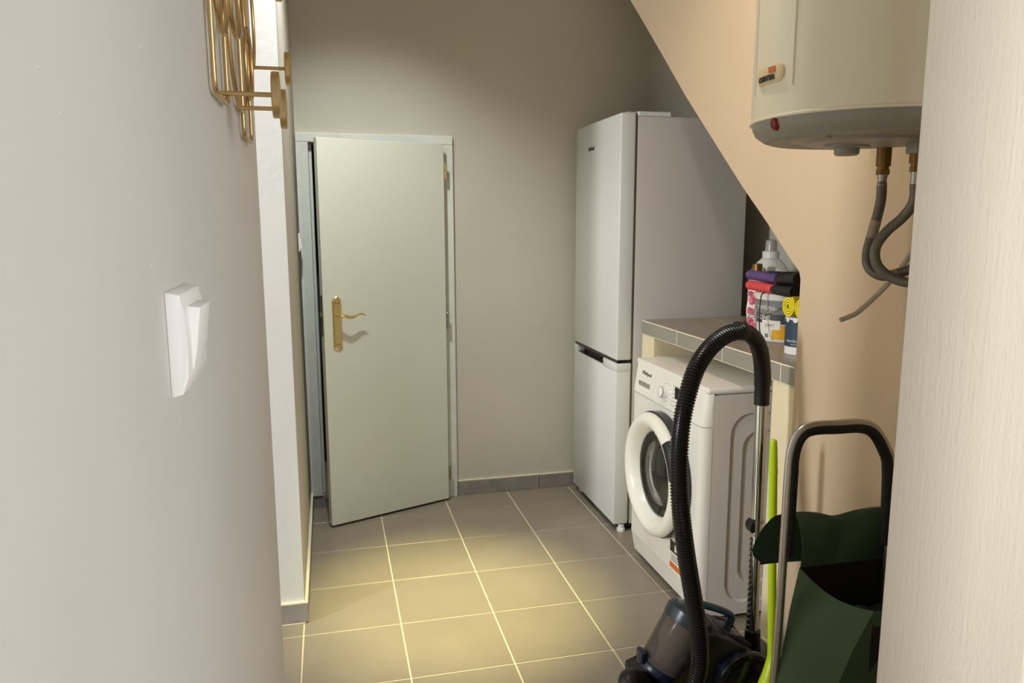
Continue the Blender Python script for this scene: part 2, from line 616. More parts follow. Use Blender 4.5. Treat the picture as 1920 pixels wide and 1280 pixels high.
def dbox(bm, s0, s1, d0, d1, z0, z1, bevel=0.0, seg=2):
    vs = []
    for s in (s0, s1):
        for d in (d0, d1):
            for z in (z0, z1):
                vs.append(bm.verts.new(dpt(s, d, z)))
    fs = [(0, 1, 3, 2), (4, 6, 7, 5), (0, 4, 5, 1), (2, 3, 7, 6), (0, 2, 6, 4), (1, 5, 7, 3)]
    faces = [bm.faces.new([vs[i] for i in f]) for f in fs]
    if bevel:
        es = set()
        for f in faces:
            es.update(f.edges)
        bmesh.ops.bevel(bm, geom=list(es), offset=bevel, segments=seg, profile=0.5, affect='EDGES')


bm = NB()
dbox(bm, 0, LW, -0.036, 0, 0.012, 1.760, 0.0015, 1)
door = build('door_1', bm, 'door', kind='structure', origin=(0.684, 0.146, 0), label='plain pale grey-green door standing ajar')
# handle plate, lever, latch
sc = LW - 0.062
bm = NB()
outl = [(-0.022, 0.84), (0, 0.828), (0.022, 0.84), (0.022, 1.056), (0.012, 1.069), (0, 1.078), (-0.012, 1.069), (-0.022, 1.056)]
A = [bm.verts.new(dpt(sc + s, 0.0, z)) for s, z in outl]
B = [bm.verts.new(dpt(sc + s * 0.95, 0.0045, 0.953 + (z - 0.953) * 0.99)) for s, z in outl]
Cc = [bm.verts.new(dpt(sc + s * 0.74, 0.008, 0.953 + (z - 0.953) * 0.94)) for s, z in outl]
for X, Y in ((A, B), (B, Cc)):
    for i in range(8):
        bm.faces.new((X[i], X[(i + 1) % 8], Y[(i + 1) % 8], Y[i]))
bm.faces.new(Cc)
bm.faces.new(list(reversed(A)))
plate = build('handle_plate', bm, 'brass', parent=door, label='long brass handle plate')
for ss, zz in ((-0.007, 1.045), (0.007, 1.045), (-0.007, 0.858), (0.007, 0.858)):
    bm = NB()
    lathe(bm, [(0, 0.0012), (0.003, 0.0008), (0.0034, 0)], dpt(sc + ss, 0.0078, zz), nrm, 10)
    build('screw', bm, 'old_brass', parent=plate, smooth=True)
bm = NB()
cyl(bm, dpt(sc, 0.008, 0.992), dpt(sc, 0.045, 0.992), 0.0105, 0.0085, 16)
lev = [(sc, 0.042, 0.992), (sc - 0.02, 0.047, 0.989), (sc - 0.042, 0.047, 0.981), (sc - 0.065, 0.045, 0.984), (sc - 0.088, 0.043, 0.993), (sc - 0.105, 0.041, 0.992),
       (sc - 0.120, 0.040, 0.984)]
pp = smooth_path([dpt(*q) for q in lev], 6)
N_ = len(pp)
sweep(bm, pp, lambda i: 0.0085 - 0.005 * i / N_, 10)
build('lever', bm, 'brass', parent=plate, smooth=True, label='wavy brass lever handle')
bm = NB()
dbox(bm, LW, LW + 0.0015, -0.028, -0.008, 0.90, 1.08)
dbox(bm, LW + 0.0015, LW + 0.010, -0.024, -0.012, 0.985, 1.003, 0.002, 1)
build('latch', bm, 'steel', parent=door)
for z in (1.64, 0.925, 0.15):
    bm = NB()
    c0 = dpt(-0.008, -0.002, z)
    for k in (-1, 1):
        cyl(bm, c0 + Vector((0, 0, k * 0.002)), c0 + Vector((0, 0, k * 0.034)), 0.0068, 0.0068, 12)
        lathe(bm, [(0.0068, 0), (0.004, 0.006), (0, 0.009)], c0 + Vector((0, 0, k * 0.034)), (0, 0, k), 12)
    build('hinge', bm, 'brass' if z > 1 else 'steel', parent=door, smooth=True)

# ------------------------------------------------------------------ fridge
FX0, FXG, FXB, FX1 = 1.345, 1.413, 1.424, 1.945
FY0, FY1 = -0.440, 0.150
fr = thing('fridge', (1.65, -0.145, 0), 'tall white two-door fridge freezer standing against the back wall', 'fridge')
bm = NB()
box(bm, FXB, FX1, FY0 + 0.004, FY1 - 0.004, 0.035, 1.838, 0.004, 2)
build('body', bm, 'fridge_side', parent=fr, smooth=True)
bm = NB()
box(bm, FX0, FXG, FY0, FY1, 0.797, 1.850, 0.006, 3)
ud = build('freezer_door', bm, 'fridge', parent=fr, smooth=True)
ud.name = 'upper_door'
ORG[ud.name] = ORG[fr.name]
bm = NB()
NZ = 0.748
box(bm, FX0, FXG, FY0, FY1, 0.040, NZ, 0.005, 2)
box(bm, FX0, FXG, FY0, -0.27, NZ - 0.006, 0.783, 0.003, 2)
box(bm, FX0, FXG, 0.115, FY1, NZ - 0.006, 0.783, 0.003, 2)
box(bm, FX0 + 0.045, FXG, -0.272, 0.117, NZ - 0.006, 0.783, 0.002, 1)
ld = build('lower_door', bm, 'fridge', parent=fr, smooth=True)
bm = NB()
box(bm, FX0 + 0.010, FX0 + 0.0452, -0.2705, 0.1155, NZ, NZ + 0.0025)
box(bm, FX0 + 0.0425, FX0 + 0.0449, -0.2705, 0.1155, NZ, 0.784)
box(bm, FX0 + 0.006, FXG - 0.002, FY0 + 0.003, FY1 - 0.003, 0.7835, 0.7968)
build('handle_recess', bm, 'black_gloss', parent=ld)
bm = NB()
box(bm, FXG, FXB, FY0 + 0.008, FY1 - 0.008, 0.05, 0.78)
box(bm, FXG, FXB, FY0 + 0.008, FY1 - 0.008, 0.80, 1.835)
build('gasket', bm, 'gasket', parent=fr)
bm = NB()
box(bm, FXB - 0.002, 1.570, FY0, FY0 + 0.05, 1.838, 1.857, 0.002, 1)
box(bm, FX0 + 0.025, FXB - 0.002, FY0 + 0.002, FY0 + 0.04, 1.8495, 1.853, 0.001, 1)
build('hinge_cover', bm, 'fridge', parent=fr)
bm = NB()
box(bm, FXG - 0.04, FX1 - 0.02, FY0 + 0.02, FY1 - 0.02, 0.018, 0.0395)
build('plinth', bm, 'black', parent=fr)
for y in (FY0 + 0.022, FY1 - 0.03):
    bm = NB()
    lathe(bm, [(0, 0), (0.019, 0), (0.019, 0.012), (0.015, 0.016), (0.015, 0.034), (0, 0.034)], (FX0 + 0.045, y, 0), (0, 0, 1), 16)
    build('foot', bm, 'white_plastic', parent=fr, smooth=True)
for y in (FY0 + 0.03, FY1 - 0.03):
    bm = NB()
    lathe(bm, [(0, 0), (0.019, 0), (0.019, 0.034), (0, 0.034)], (FX1 - 0.05, y, 0), (0, 0, 1), 12)
    build('foot', bm, 'black', parent=fr, smooth=True)
bm = text_bm('Indesit', 0.028, (FX0 - 0.0006, -0.075, 1.735), (0, -1, 0), (0, 0, 1), bold=0.0004)
build('brand_print', bm, 'ink', parent=ud)

# ------------------------------------------------------------------ tiled worktop on plastered legs
CT = 0.978
ct = thing('worktop', (1.78, -1.04, 0), 'grey tiled masonry worktop on cream legs over the washing machine', 'counter')
bm = NB()
box(bm, 1.4500, XN - 0.004, -1.586, -0.460, CT - 0.060, CT - 0.0012)
build('slab', bm, 'bead', parent=ct)
ys = [-0.459, -0.806, -1.163, -1.515, -1.587]
for a, b in zip(ys[:-1], ys[1:]):
    bm = NB()
    box(bm, 1.4490, 1.458, b + 0.002, a - 0.002, CT - 0.058, CT - 0.004, 0.0012, 1)
    build('edge_tile', bm, 'counter_edge', parent=ct)
    for x0, x1 in ((1.4505, 1.756), (1.760, 2.090)):
        bm = NB()
        box(bm, x0, x1, b + 0.002, a - 0.002, CT - 0.010, CT, 0.0012, 1)
        build('top_tile', bm, 'counter_tile', parent=ct)
bm = NB()
box(bm, 1.4490, 1.4515, -1.586, -0.474, CT - 0.006, CT - 0.0005)
build('grout_bead', bm, 'bead', parent=ct)
for y0, y1 in ((-0.582, -0.462), (-1.586, -1.470)):
    bm = NB()
    box(bm, 1.4530, XN - 0.02, y0, y1, 0, CT - 0.0605, 0.003, 1)
    build('leg', bm, 'leg', parent=ct)

# ------------------------------------------------------------------ washing machine
WX, WY0, WY1 = 1.335, -1.245, -0.645
WC = (WY0 + WY1) / 2
wm = thing('washing_machine', (1.62, WC, 0), 'white front-loading washing machine under the tiled worktop', 'washing machine')
bm = NB()
box(bm, 1.372, 1.865, WY0 + 0.001, WY1 - 0.001, 0.018, 0.822, 0.004, 2)
# recessed side panel: shallow pressed frame standing proud of the sheet
cab = build('cabinet', bm, 'washer_side', parent=wm, smooth=True)


def side_ring(outer, inner, y_in, y_out):
    bmx = NB()
    n = len(outer)
    O0 = [bmx.verts.new((x, y_out, z)) for x, z in outer]
    I0 = [bmx.verts.new((x, y_in, z)) for x, z in inner]
    for i in range(n):
        bmx.faces.new((O0[i], O0[(i + 1) % n], I0[(i + 1) % n], I0[i]))
    return bmx


# side sheet: frame and two pressed steps
def ring_between(bmx, A, B):
    n = len(A)
    for i in range(n):
        bmx.faces.new((A[i], A[(i + 1) % n], B[(i + 1) % n], B[i]))


bm = NB()
cx, cz = 1.617, 0.41
loops = []
specs = [(0.486, 0.800, 0.004, 0.0), (0.352, 0.690, 0.075, 0.0), (0.336, 0.674, 0.068, 0.006), (0.250, 0.560, 0.062, 0.006), (0.230, 0.540, 0.055, 0.013)]
for w, h, r, d in specs:
    loops.append([bm.verts.new((x, WY0 - 0.0135 + d, z)) for x, z in rrect(w, h, r, 6, cx, cz + (0.012 if w > 0.4 else 0))])
for A, B in zip(loops[:-1], loops[1:]):
    ring_between(bm, A, B)
bm.faces.new(loops[-1])
back = [bm.verts.new((x, WY0 + 0.001, z)) for x, z in rrect(0.486, 0.800, 0.004, 6, cx, cz + 0.012)]
ring_between(bm, loops[0], back)
build('side_panel', bm, 'washer_side', parent=wm, smooth=True, angle=25)

FY = WY0 - 0.0135
# front shell with rounded vertical edges (plan outline extruded upwards)
def front_outline(x_front, depth=0.04, r=0.032, y0=FY, y1=WY1):
    pts = [(x_front + depth, y1)]
    for k in range(7):
        t = math.radians(90 - 90 * k / 6)
        pts.append((x_front + r - r * math.cos(t), y1 - r + r * math.sin(t)))
    pts = [(x_front + depth, y1)] + [(x_front + r - r * math.cos(math.radians(90 * k / 6)) if False else x_front + r * (1 - math.sin(math.radians(90 * k / 6))), y1 - r * (1 - math.cos(math.radians(90 * k / 6)))) for k in range(7)]
    pts += [(x_front + r * (1 - math.cos(math.radians(90 * k / 6))), y0 + r * (1 - math.sin(math.radians(90 * k / 6)))) for k in range(7)]
    pts += [(x_front + depth, y0)]
    return pts


def front_block(z0, z1, xf0, xf1):
    bmx = NB()
    a = front_outline(xf0)
    b = front_outline(xf1)
    # same back plane for both loops
    a = [(min(x, 1.375), y) for x, y in a]
    b = [(min(x, 1.375), y) for x, y in b]
    A = [bmx.verts.new((x, y, z0)) for x, y in a]
    B = [bmx.verts.new((x, y, z1)) for x, y in b]
    n = len(A)
    for i in range(n):
        bmx.faces.new((A[i], A[(i + 1) % n], B[(i + 1) % n], B[i]))
    bmx.faces.new(A)
    bmx.faces.new(B)
    return bmx


bm = front_block(0.112, 0.7115, WX, WX)
build('front_panel', bm, 'washer', parent=wm, smooth=True)
bm = front_block(0.03, 0.1095, WX + 0.016, WX + 0.001)
build('kick_panel', bm, 'washer', parent=wm, smooth=True)
bm = front_block(0.7140, 0.836, WX - 0.001, WX + 0.016)
cp = build('control_panel', bm, 'washer', parent=wm, smooth=True)
bm = NB()
box(bm, WX + 0.016, 1.868, FY, WY1, 0.824, 0.848, 0.010, 3)
build('worktop_lid', bm, 'washer', parent=wm, smooth=True)


def px(z):  # x of the control panel face at height z
    return WX - 0.001 + 0.017 * (z - 0.714) / 0.122


tilt = Vector((0.017, 0, 0.122)).normalized()
# drawer front with grip slot
bm = NB()
y0, y1 = -0.856, WY1 - 0.028
zz = [(0.719, 0.834)]
V = [(y0, 0.719), (y1, 0.719), (y1, 0.834), (y0, 0.834)]
sl = [(-0.815, 0.735), (-0.700, 0.735), (-0.700, 0.768), (-0.815, 0.768)]
O = [bm.verts.new((px(z) - 0.0022, y, z)) for y, z in V]
Ob = [bm.verts.new((px(z), y, z)) for y, z in V]
I = [bm.verts.new((px(z) - 0.0022, y, z)) for y, z in sl]
ring_between(bm, O, I)
ring_between(bm, O, Ob)
Ib = [bm.verts.new((px(z) - 0.0003, y, z)) for y, z in [(-0.810, 0.747), (-0.705, 0.747), (-0.705, 0.766), (-0.810, 0.766)]]
ring_between(bm, I, Ib)
bm.faces.new(Ib)
dr = build('drawer', bm, 'washer', parent=cp)
bm = NB()
box(bm, px(0.755) - 0.0013, px(0.755) - 0.0008, -0.812, -0.703, 0.743, 0.766)
build('grip_slot', bm, 'ink_grey', parent=dr)
bm = text_bm('Whirlpool', 0.021, (px(0.805) - 0.0027, -0.772, 0.803), (0, -1, 0), tilt, bold=0.0003)
build('brand_print', bm, 'ink', parent=dr)
# programme knob
nk = Vector((-tilt.z, 0, tilt.x))
kc = Vector((px(0.769), -0.955, 0.769))
bm = NB()
lathe(bm, [(0, 0.026), (0.018, 0.026), (0.0205, 0.024), (0.022, 0.004), (0.022, 0), (0, 0)], kc, nk, 28)
kn = build('programme_knob', bm, 'white_plastic', parent=cp, smooth=True)
bm = NB()
lathe(bm, [(0.0192, 0.0255), (0.0208, 0.0246), (0.0212, 0.022)], kc, nk, 28)
build('knob_rim', bm, 'ink_grey', parent=kn, smooth=True)
# small printed programme marks
bm = NB()
for k in range(12):
    a = 2 * PI * k / 12
    c = kc + Vector((0, 1, 0)) * math.cos(a) * 0.034 + tilt * math.sin(a) * 0.034
    box(bm, px(c.z) - 0.0005, px(c.z) + 0.0005, c.y - 0.004, c.y + 0.004, c.z - 0.0012, c.z + 0.0012)
for k in range(6):
    z = 0.735 + 0.014 * k
    box(bm, px(z) - 0.0005, px(z) + 0.0005, -1.035, -1.018, z - 0.001, z + 0.001)
    box(bm, px(z) - 0.0005, px(z) + 0.0005, -1.012, -1.008, z - 0.0025, z + 0.0025)
build('programme_print', bm, 'ink_grey', parent=cp)

# porthole door, axis pointing out of the front (-X)
PC = Vector((WX, -0.962, 0.458))
ax = (-1, 0, 0)
bm = NB()
lathe(bm, [(0.205, 0.0), (0.236, 0.002), (0.238, 0.034), (0.205, 0.040)], PC, ax, 56)
pd = build('porthole_door', bm, 'dark_rim', parent=wm, smooth=True)
bm = NB()
lathe(bm, [(0.222, 0.030), (0.230, 0.034), (0.234, 0.044), (0.230, 0.058), (0.218, 0.068), (0.203, 0.071), (0.190, 0.067), (0.176, 0.054), (0.166, 0.034), (0.160, 0.024),
           (0.160, 0.008)], PC, ax, 64)
build('door_ring', bm, 'washer_ring', parent=pd, smooth=True, angle=60)
bm = NB()
lathe(bm, [(0.166, 0.022), (0.160, 0.026), (0.150, 0.020), (0.120, 0.010), (0.09, 0.022), (0.05, 0.030), (0, 0.033)], PC, ax, 56)
build('door_glass', bm, 'drum_glass', parent=pd, smooth=True, angle=80)
# finger grip cut into the ring on the side away from the fridge
u_, v_, a_ = frame_from(ax)
bm = NB()
ang_c = math.atan2((Vector((0, -0.86, 0.5)).normalized()).dot(v_), (Vector((0, -0.86, 0.5)).normalized()).dot(u_))
lathe(bm, [(0.2395, 0.018), (0.2400, 0.036), (0.2365, 0.050), (0.228, 0.064), (0.212, 0.0715), (0.206, 0.0725), (0.206, 0.04)], PC, ax, 10, ang_c - 0.32, ang_c + 0.32)
build('finger_grip', bm, 'dark_rim', parent=pd, smooth=True)

# energy sticker on the front
sx = WX - 0.0004
bm = NB()
box(bm, sx - 0.0005, WX, -1.165, -1.045, 0.123, 0.232)
st = build('sticker', bm, 'label_white', parent=wm)
bm = NB()
box(bm, sx - 0.0009, sx - 0.0005, -1.165, -1.045, 0.188, 0.232)
build('sticker_band', bm, 'label_dark', parent=st)
bm = NB()
box(bm, sx - 0.0009, sx - 0.0005, -1.165, -1.045, 0.126, 0.147)
build('sticker_stripe', bm, 'orange', parent=st)
bm = NB()
box(bm, sx - 0.0013, sx - 0.0009, -1.125, -1.083, 0.196, 0.222)
build('sticker_patch', bm, 'label_white', parent=st)
bm = NB()
for k in range(3):
    box(bm, sx - 0.0009, sx - 0.0005, -1.15 + 0.02 * k, -1.056, 0.156 + 0.009 * k, 0.160 + 0.009 * k)
build('sticker_print', bm, 'ink_grey', parent=st)
# black display tab partly hidden by the hose
bm = NB()
box(bm, px(0.775) - 0.003, px(0.775) + 0.002, -1.110, -1.030, 0.762, 0.806, 0.0015, 1)
build('display', bm, 'black_gloss', parent=cp)
for x in (1.40, 1.83):
    for y in (WY0 + 0.05, WY1 - 0.05):
        bm = NB()
        lathe(bm, [(0, 0), (0.022, 0), (0.022, 0.006), (0.012, 0.008), (0.012, 0.02), (0, 0.02)], (x, y, 0), (0, 0, 1), 14)
        build('foot', bm, 'black', parent=wm, smooth=True)

# ------------------------------------------------------------------ water heater
HA = Vector((1.208, -2.127, 0))
HR = 0.222
wh = thing('water_heater', (1.208, -2.127, 1.55), 'cream cylindrical electric water heater hanging on the beige wall', 'water heater')
bm = NB()
lathe(bm, [(0, 2.46), (0.12, 2.455), (0.19, 2.435), (0.218, 2.405), (HR, 2.38), (HR, 1.606), (HR + 0.0025, 1.604), (HR + 0.0025, 1.600), (HR - 0.004, 1.599)], HA, (0, 0, 1), 72)
tank = build('tank', bm, 'heater', parent=wh, smooth=True, angle=50)
bm = NB()
lathe(bm, [(HR - 0.002, 1.606), (HR - 0.004, 1.590), (HR - 0.010, 1.578), (0.196, 1.566), (0.184, 1.562), (0.176, 1.5635), (0.150, 1.572), (0.146, 1.570), (0.142, 1.566), (0.118, 1.564),
           (0.112, 1.558), (0.06, 1.553), (0, 1.552)], HA, (0, 0, 1), 72)
cap = build('bottom_cap', bm, 'heater_cap', parent=wh, smooth=True, angle=35)
bm = NB()
lathe(bm, [(0, -0.014), (0.020, -0.014), (0.024, -0.011), (0.025, 0.0), (0.043, 0.001), (0.044, 0.006), (0, 0.008)], HA + Vector((-0.030, 0.010, 1.548)), (0, 0, 1), 32)
build('thermostat_knob', bm, 'heater_cap', parent=cap, smooth=True)
bm = NB()
lathe(bm, [(0, -0.004), (0.006, -0.003), (0.007, 0), (0, 0.002)], HA + Vector((-0.125, -0.06, 1.562)), (0, 0, 1), 12)
build('cap_screw', bm, 'heater_cap', parent=cap, smooth=True)
# vertical seam strips beside the badge panel
for th in (-163.2, 163.2):
    bm = NB()
    a = math.radians(th)
    p = HA + Vector((math.cos(a), math.sin(a), 0)) * (HR + 0.0002)
    t = Vector((-math.sin(a), math.cos(a), 0))
    nn = Vector((math.cos(a), math.sin(a), 0))
    V = []
    for z in (1.656, 2.36):
        for s, d in ((-0.0035, 0), (-0.001, 0.0022), (0.001, 0.0022), (0.0035, 0)):
            V.append(bm.verts.new(p + t * s + nn * d + Vector((0, 0, z))))
    for k in range(3):
        bm.faces.new((V[k], V[k + 1], V[k + 5], V[k + 4]))
    bm.faces.new(V[:4])
    build('seam_strip', bm, 'heater', parent=tank)
# badge
bm = NB()
outl = [(y, z) for y, z in rrect(0.090, 0.034, 0.0165, 6, HA.y, 1.683)]
A = [bm.verts.new((HA.x - HR + 0.0005, y, z)) for y, z in outl]
B = [bm.verts.new((HA.x - HR - 0.0030, y, z)) for y, z in outl]
D = [bm.verts.new((HA.x - HR - 0.0045, HA.y + (y - HA.y) * 0.93, 1.683 + (z - 1.683) * 0.86)) for y, z in outl]
ring_between(bm, A, B)
ring_between(bm, B, D)
bm.faces.new(D)
bmesh.ops.triangulate(bm, faces=bm.faces[:])
wrap_bm(bm, (HA.x, HA.y), HR)
bd = build('badge', bm, 'badge', parent=tank, smooth=True)
xb = HA.x - HR - 0.0052
bm = NB()
box(bm, xb - 0.0004, xb, HA.y - 0.024, HA.y - 0.004, 1.6855, 1.6965)
wrap_bm(bm, (HA.x, HA.y), HR)
build('badge_square', bm, 'badge_orange', parent=bd)
bm = text_bm('COINTRA', 0.0145, (xb - 0.0002, HA.y + 0.004, 1.6765), (0, -1, 0), (0, 0, 1), bold=0.0005, squash=0.82)
wrap_bm(bm, (HA.x, HA.y), HR)
build('brand_print', bm, 'ink', parent=bd)
# pilot lamp
a = math.radians(-175.5)
nn = Vector((math.cos(a), math.sin(a), -0.25)).normalized()
bm = NB()
lathe(bm, [(0, 0.006), (0.008, 0.005), (0.0130, 0.001), (0.0145, -0.004)], HA + Vector((math.cos(a), math.sin(a), 0)) * 0.2165 + Vector((0, 0, 1.589)), nn, 20)
build('pilot_lamp', bm, 'red_lens', parent=cap, smooth=True, label='dark red pilot lamp')
# wall bracket
for z in (1.80, 2.26):
    bm = NB()
    box(bm, HA.x + HR - 0.02, XW - 0.001, HA.y - 0.09, HA.y + 0.09, z, z + 0.03)
    build('wall_bracket', bm, 'steel', parent=wh)
# brass unions
for y in (-2.078, -2.175):
    bm = NB()
    x = 1.300
    cyl(bm, (x, y, 1.556), (x, y, 1.517), 0.0150, None, 20)
    cyl(bm, (x, y, 1.517), (x, y, 1.510), 0.0118, None, 20)
    lathe(bm, [(0, 0), (0.0135, 0), (0.0135, 0.011), (0, 0.011)], (x, y, 1.499), (0, 0, 1), 6)
    build('pipe_union', bm, 'old_brass', parent=wh, smooth=True, angle=30)
    if y < -2.1:
        bm = NB()
        box(bm, x - 0.017, x + 0.017, y - 0.017, y + 0.017, 1.535, 1.562, 0.004, 2)
        build('safety_valve', bm, 'heater_cap', parent=wh, smooth=True)

# braided hoses and drain tube
fx = thing('flexible_hose', (1.285, -2.10, 1.28), 'dark braided water hose looping under the water heater', 'hose')
pth = smooth_path([(1.300, -2.078, 1.478), (1.298, -2.08, 1.440), (1.284, -2.082, 1.383), (1.270, -2.085, 1.335), (1.264, -2.100, 1.303), (1.277, -2.120, 1.286), (1.294, -2.14, 1.289),
                   (1.318, -2.165, 1.303), (1.36, -2.20, 1.33), (1.42, -2.22, 1.36)], 10)
bm = NB()
sweep(bm, pth, 0.0105, 14)
build('braid', bm, 'flex', parent=fx, smooth=True)
bm = NB()
lathe(bm, [(0, 0), (0.0105, 0), (0.0105, 0.006), (0.0092, 0.008), (0.0092, 0.016), (0.0105, 0.018), (0.0105, 0.024), (0, 0.024)], (1.300, -2.078, 1.475), (0, 0, 1), 18)
build('ferrule', bm, 'steel', parent=fx, smooth=True)
bm = NB()
sweep(bm, pth[17:25], 0.0112, 14, caps=False)
build('paper_tag', bm, 'flex_tag', parent=fx, smooth=True)
bm = NB()
sweep(bm, pth[57:64], 0.0112, 14, caps=False)
build('paper_tag', bm, 'flex_tag', parent=fx, smooth=True)
fx2 = thing('flexible_hose', (1.30, -2.17, 1.33), 'braided water hose dropping from the hidden second union of the water heater', 'hose')
pth2 = smooth_path([(1.300, -2.175, 1.478), (1.302, -2.172, 1.440), (1.294, -2.155, 1.409), (1.272, -2.135, 1.378), (1.255, -2.128, 1.345), (1.256, -2.135, 1.31), (1.275, -2.155, 1.285), (1.30, -2.19, 1.275),
                    (1.34, -2.24, 1.285), (1.40, -2.30, 1.32)], 10)
bm = NB()
sweep(bm, pth2, 0.0105, 14)
build('braid', bm, 'flex', parent=fx2, smooth=True)
bm = NB()
lathe(bm, [(0, 0), (0.0105, 0), (0.0105, 0.024), (0, 0.024)], (1.300, -2.175, 1.475), (0, 0, 1), 18)
build('ferrule', bm, 'steel', parent=fx2, smooth=True)
bm = NB()
sweep(bm, smooth_path([(1.262, -2.02, 1.178), (1.282, -2.025, 1.186), (1.302, -2.03, 1.198), (1.338, -2.05, 1.243), (1.360, -2.08, 1.295), (1.368, -2.13, 1.37), (1.350, -2.19, 1.46), (1.32, -2.195, 1.53)], 8), 0.0058, 12)
o = build('drain_tube', bm, 'pvc', origin=(1.30, -2.05, 1.178), smooth=True)
tag(o, 'thin translucent plastic drain tube dangling below the water heater', 'tube')
bm = NB()
sweep(bm, smooth_path([(1.425, -2.12, 1.44), (1.418, -2.135, 1.425), (1.41, -2.15, 1.40), (1.40, -2.14, 1.37), (1.396, -2.13, 1.34), (1.402, -2.135, 1.318), (1.42, -2.155, 1.315), (1.432, -2.18, 1.33), (1.436, -2.19, 1.38), (1.437, -2.17, 1.43), (1.438, -2.15, 1.47)], 6), 0.0032, 8)
o = build('power_cord', bm, 'white_plastic', origin=(1.43, -2.13, 1.31), smooth=True)
tag(o, 'thin pale cord looped on the wall behind the water heater hoses', 'cord')

# ------------------------------------------------------------------ light switches
sw = thing('light_switch', (XLN, -2.94, 1.322), 'white rocker light switch on the near taupe wall below the coat rack', 'switch')
bm = NB()
prof = [(XLN, 1.2865), (XLN + 0.0075, 1.2885), (XLN + 0.0115, 1.300), (XLN + 0.0125, 1.322), (XLN + 0.0115, 1.344), (XLN + 0.0090, 1.3555), (XLN, 1.3575)]
prism(bm, prof, 'y', -2.979, -2.901, 0.0012, 2)
build('plate', bm, 'white_plastic', parent=sw, smooth=True)
bm = NB()
prof = [(XLN + 0.010, 1.302), (XLN + 0.0125, 1.303), (XLN + 0.0155, 1.318), (XLN + 0.0190, 1.3455), (XLN + 0.010, 1.3465)]
prism(bm, prof, 'y', -2.962, -2.918, 0.0008, 2)
build('rocker', bm, 'white_plastic', parent=sw, smooth=True)
sw = thing('light_switch', (0.005, 0.12, 1.31), 'small white rocker light switch beside the door frame', 'switch')
bm = NB()
prism(bm, [(0.005, 1.268), (0.0125, 1.272), (0.0135, 1.31), (0.0125, 1.348), (0.005, 1.352)], 'y', 0.075, 0.158, 0.001, 1)
build('plate', bm, 'white_plastic', parent=sw, smooth=True)
bm = NB()
prism(bm, [(0.0125, 1.282), (0.0215, 1.284), (0.0135, 1.338)], 'y', 0.09, 0.143)
build('rocker', bm, 'white_plastic', parent=sw)

# ------------------------------------------------------------------ coat rack
cr = thing('coat_rack', (XLN, -2.5, 1.51), 'gold wire coat rack with overlapping loops and round pegs', 'coat rack')
XR = XLN + 0.006


def wire_loop(y0, y1, z0, z1, x, r=0.0026, rr=0.012, name='wire_frame'):
    w, h = y1 - y0, z1 - z0
    pts = [(x, y, z) for y, z in rrect(w, h, min(rr, w / 2 - 0.001), 5, (y0 + y1) / 2, (z0 + z1) / 2)]
    bmx = NB()
    sweep(bmx, pts, r, 10, closed=True)
    build(name, bmx, 'gold', parent=cr, smooth=True)


def wire_ring(y, z, rad, x, r=0.0026):
    bmx = NB()
    sweep(bmx, [(x, y + rad * math.cos(2 * PI * k / 40), z + rad * math.sin(2 * PI * k / 40)) for k in range(40)], r, 10, closed=True)
    build('wire_ring', bmx, 'gold', parent=cr, smooth=True)


wire_loop(-2.712, -2.612, 1.527, 1.80, XR)
wire_loop(-2.452, -2.350, 1.513, 1.82, XR)
wire_ring(-2.668, 1.636, 0.047, XR + 0.005)
wire_ring(-2.538, 1.664, 0.050, XR + 0.005)
wire_ring(-2.392, 1.612, 0.045, XR + 0.005)
wire_ring(-2.470, 1.645, 0.104, XR)
wire_ring(-2.290, 1.70, 0.075, XR)
wire_ring(-2.60, 1.73, 0.06, XR + 0.005)
for y, z in ((-2.623, 1.538), (-2.473, 1.544), (-2.278, 1.629), (-2.466, 1.700), (-2.62, 1.76), (-2.30, 1.78)):
    bm = NB()
    cyl(bm, (XLN, y, z), (XLN + 0.054, y, z), 0.0026, None, 12)
    pg = build('peg', bm, 'gold', parent=cr, smooth=True)
    bm = NB()
    lathe(bm, [(0, 0), (0.0235, 0), (0.0245, 0.001), (0.0245, 0.007), (0.0235, 0.008), (0, 0.008)], (XLN + 0.053, y, z), (1, 0, 0), 32)
    build('peg_disc', bm, 'gold', parent=pg, smooth=True)

# ------------------------------------------------------------------ vacuum cleaner
vc = thing('vacuum_cleaner', (1.17, -1.63, 0), 'black and petrol-blue bagless canister vacuum cleaner with clear bin', 'vacuum cleaner')
VY0, VY1 = -1.715, -1.535
bm = NB()
prism(bm, [(0.955, 0.045), (1.27, 0.040), (1.300, 0.085), (1.298, 0.160), (1.245, 0.196), (1.165, 0.246), (1.125, 0.250), (1.085, 0.15), (1.02, 0.100), (0.955, 0.098)], 'y', VY0, VY1, 0.012, 3)
body = build('body', bm, 'black', parent=vc, smooth=True)
bm = NB()
prism(bm, [(1.165, 0.05), (1.285, 0.05), (1.295, 0.11), (1.275, 0.165), (1.225, 0.188), (1.170, 0.15)], 'y', -1.735, -1.712, 0.006, 2)
build('side_cover', bm, 'navy', parent=body, smooth=True)
bm = NB()
prism(bm, [(1.215, 0.208), (1.248, 0.195), (1.296, 0.160), (1.303, 0.168), (1.252, 0.206), (1.222, 0.216)], 'y', -1.67, -1.58, 0.003, 2)
build('top_panel', bm, 'vac_grey', parent=body, smooth=True)
for y, s in ((-1.735, -1), (-1.515, 1)):
    bm = NB()
    lathe(bm, [(0, -0.026), (0.080, -0.026), (0.092, -0.018), (0.094, -0.006), (0.090, 0.004), (0.080, 0.009), (0.072, 0.004), (0.05, 0.010), (0, 0.016)], (1.250, y, 0.094), (0, s, 0), 44)
    build('wheel', bm, 'black_gloss', parent=vc, smooth=True)
bm = NB()
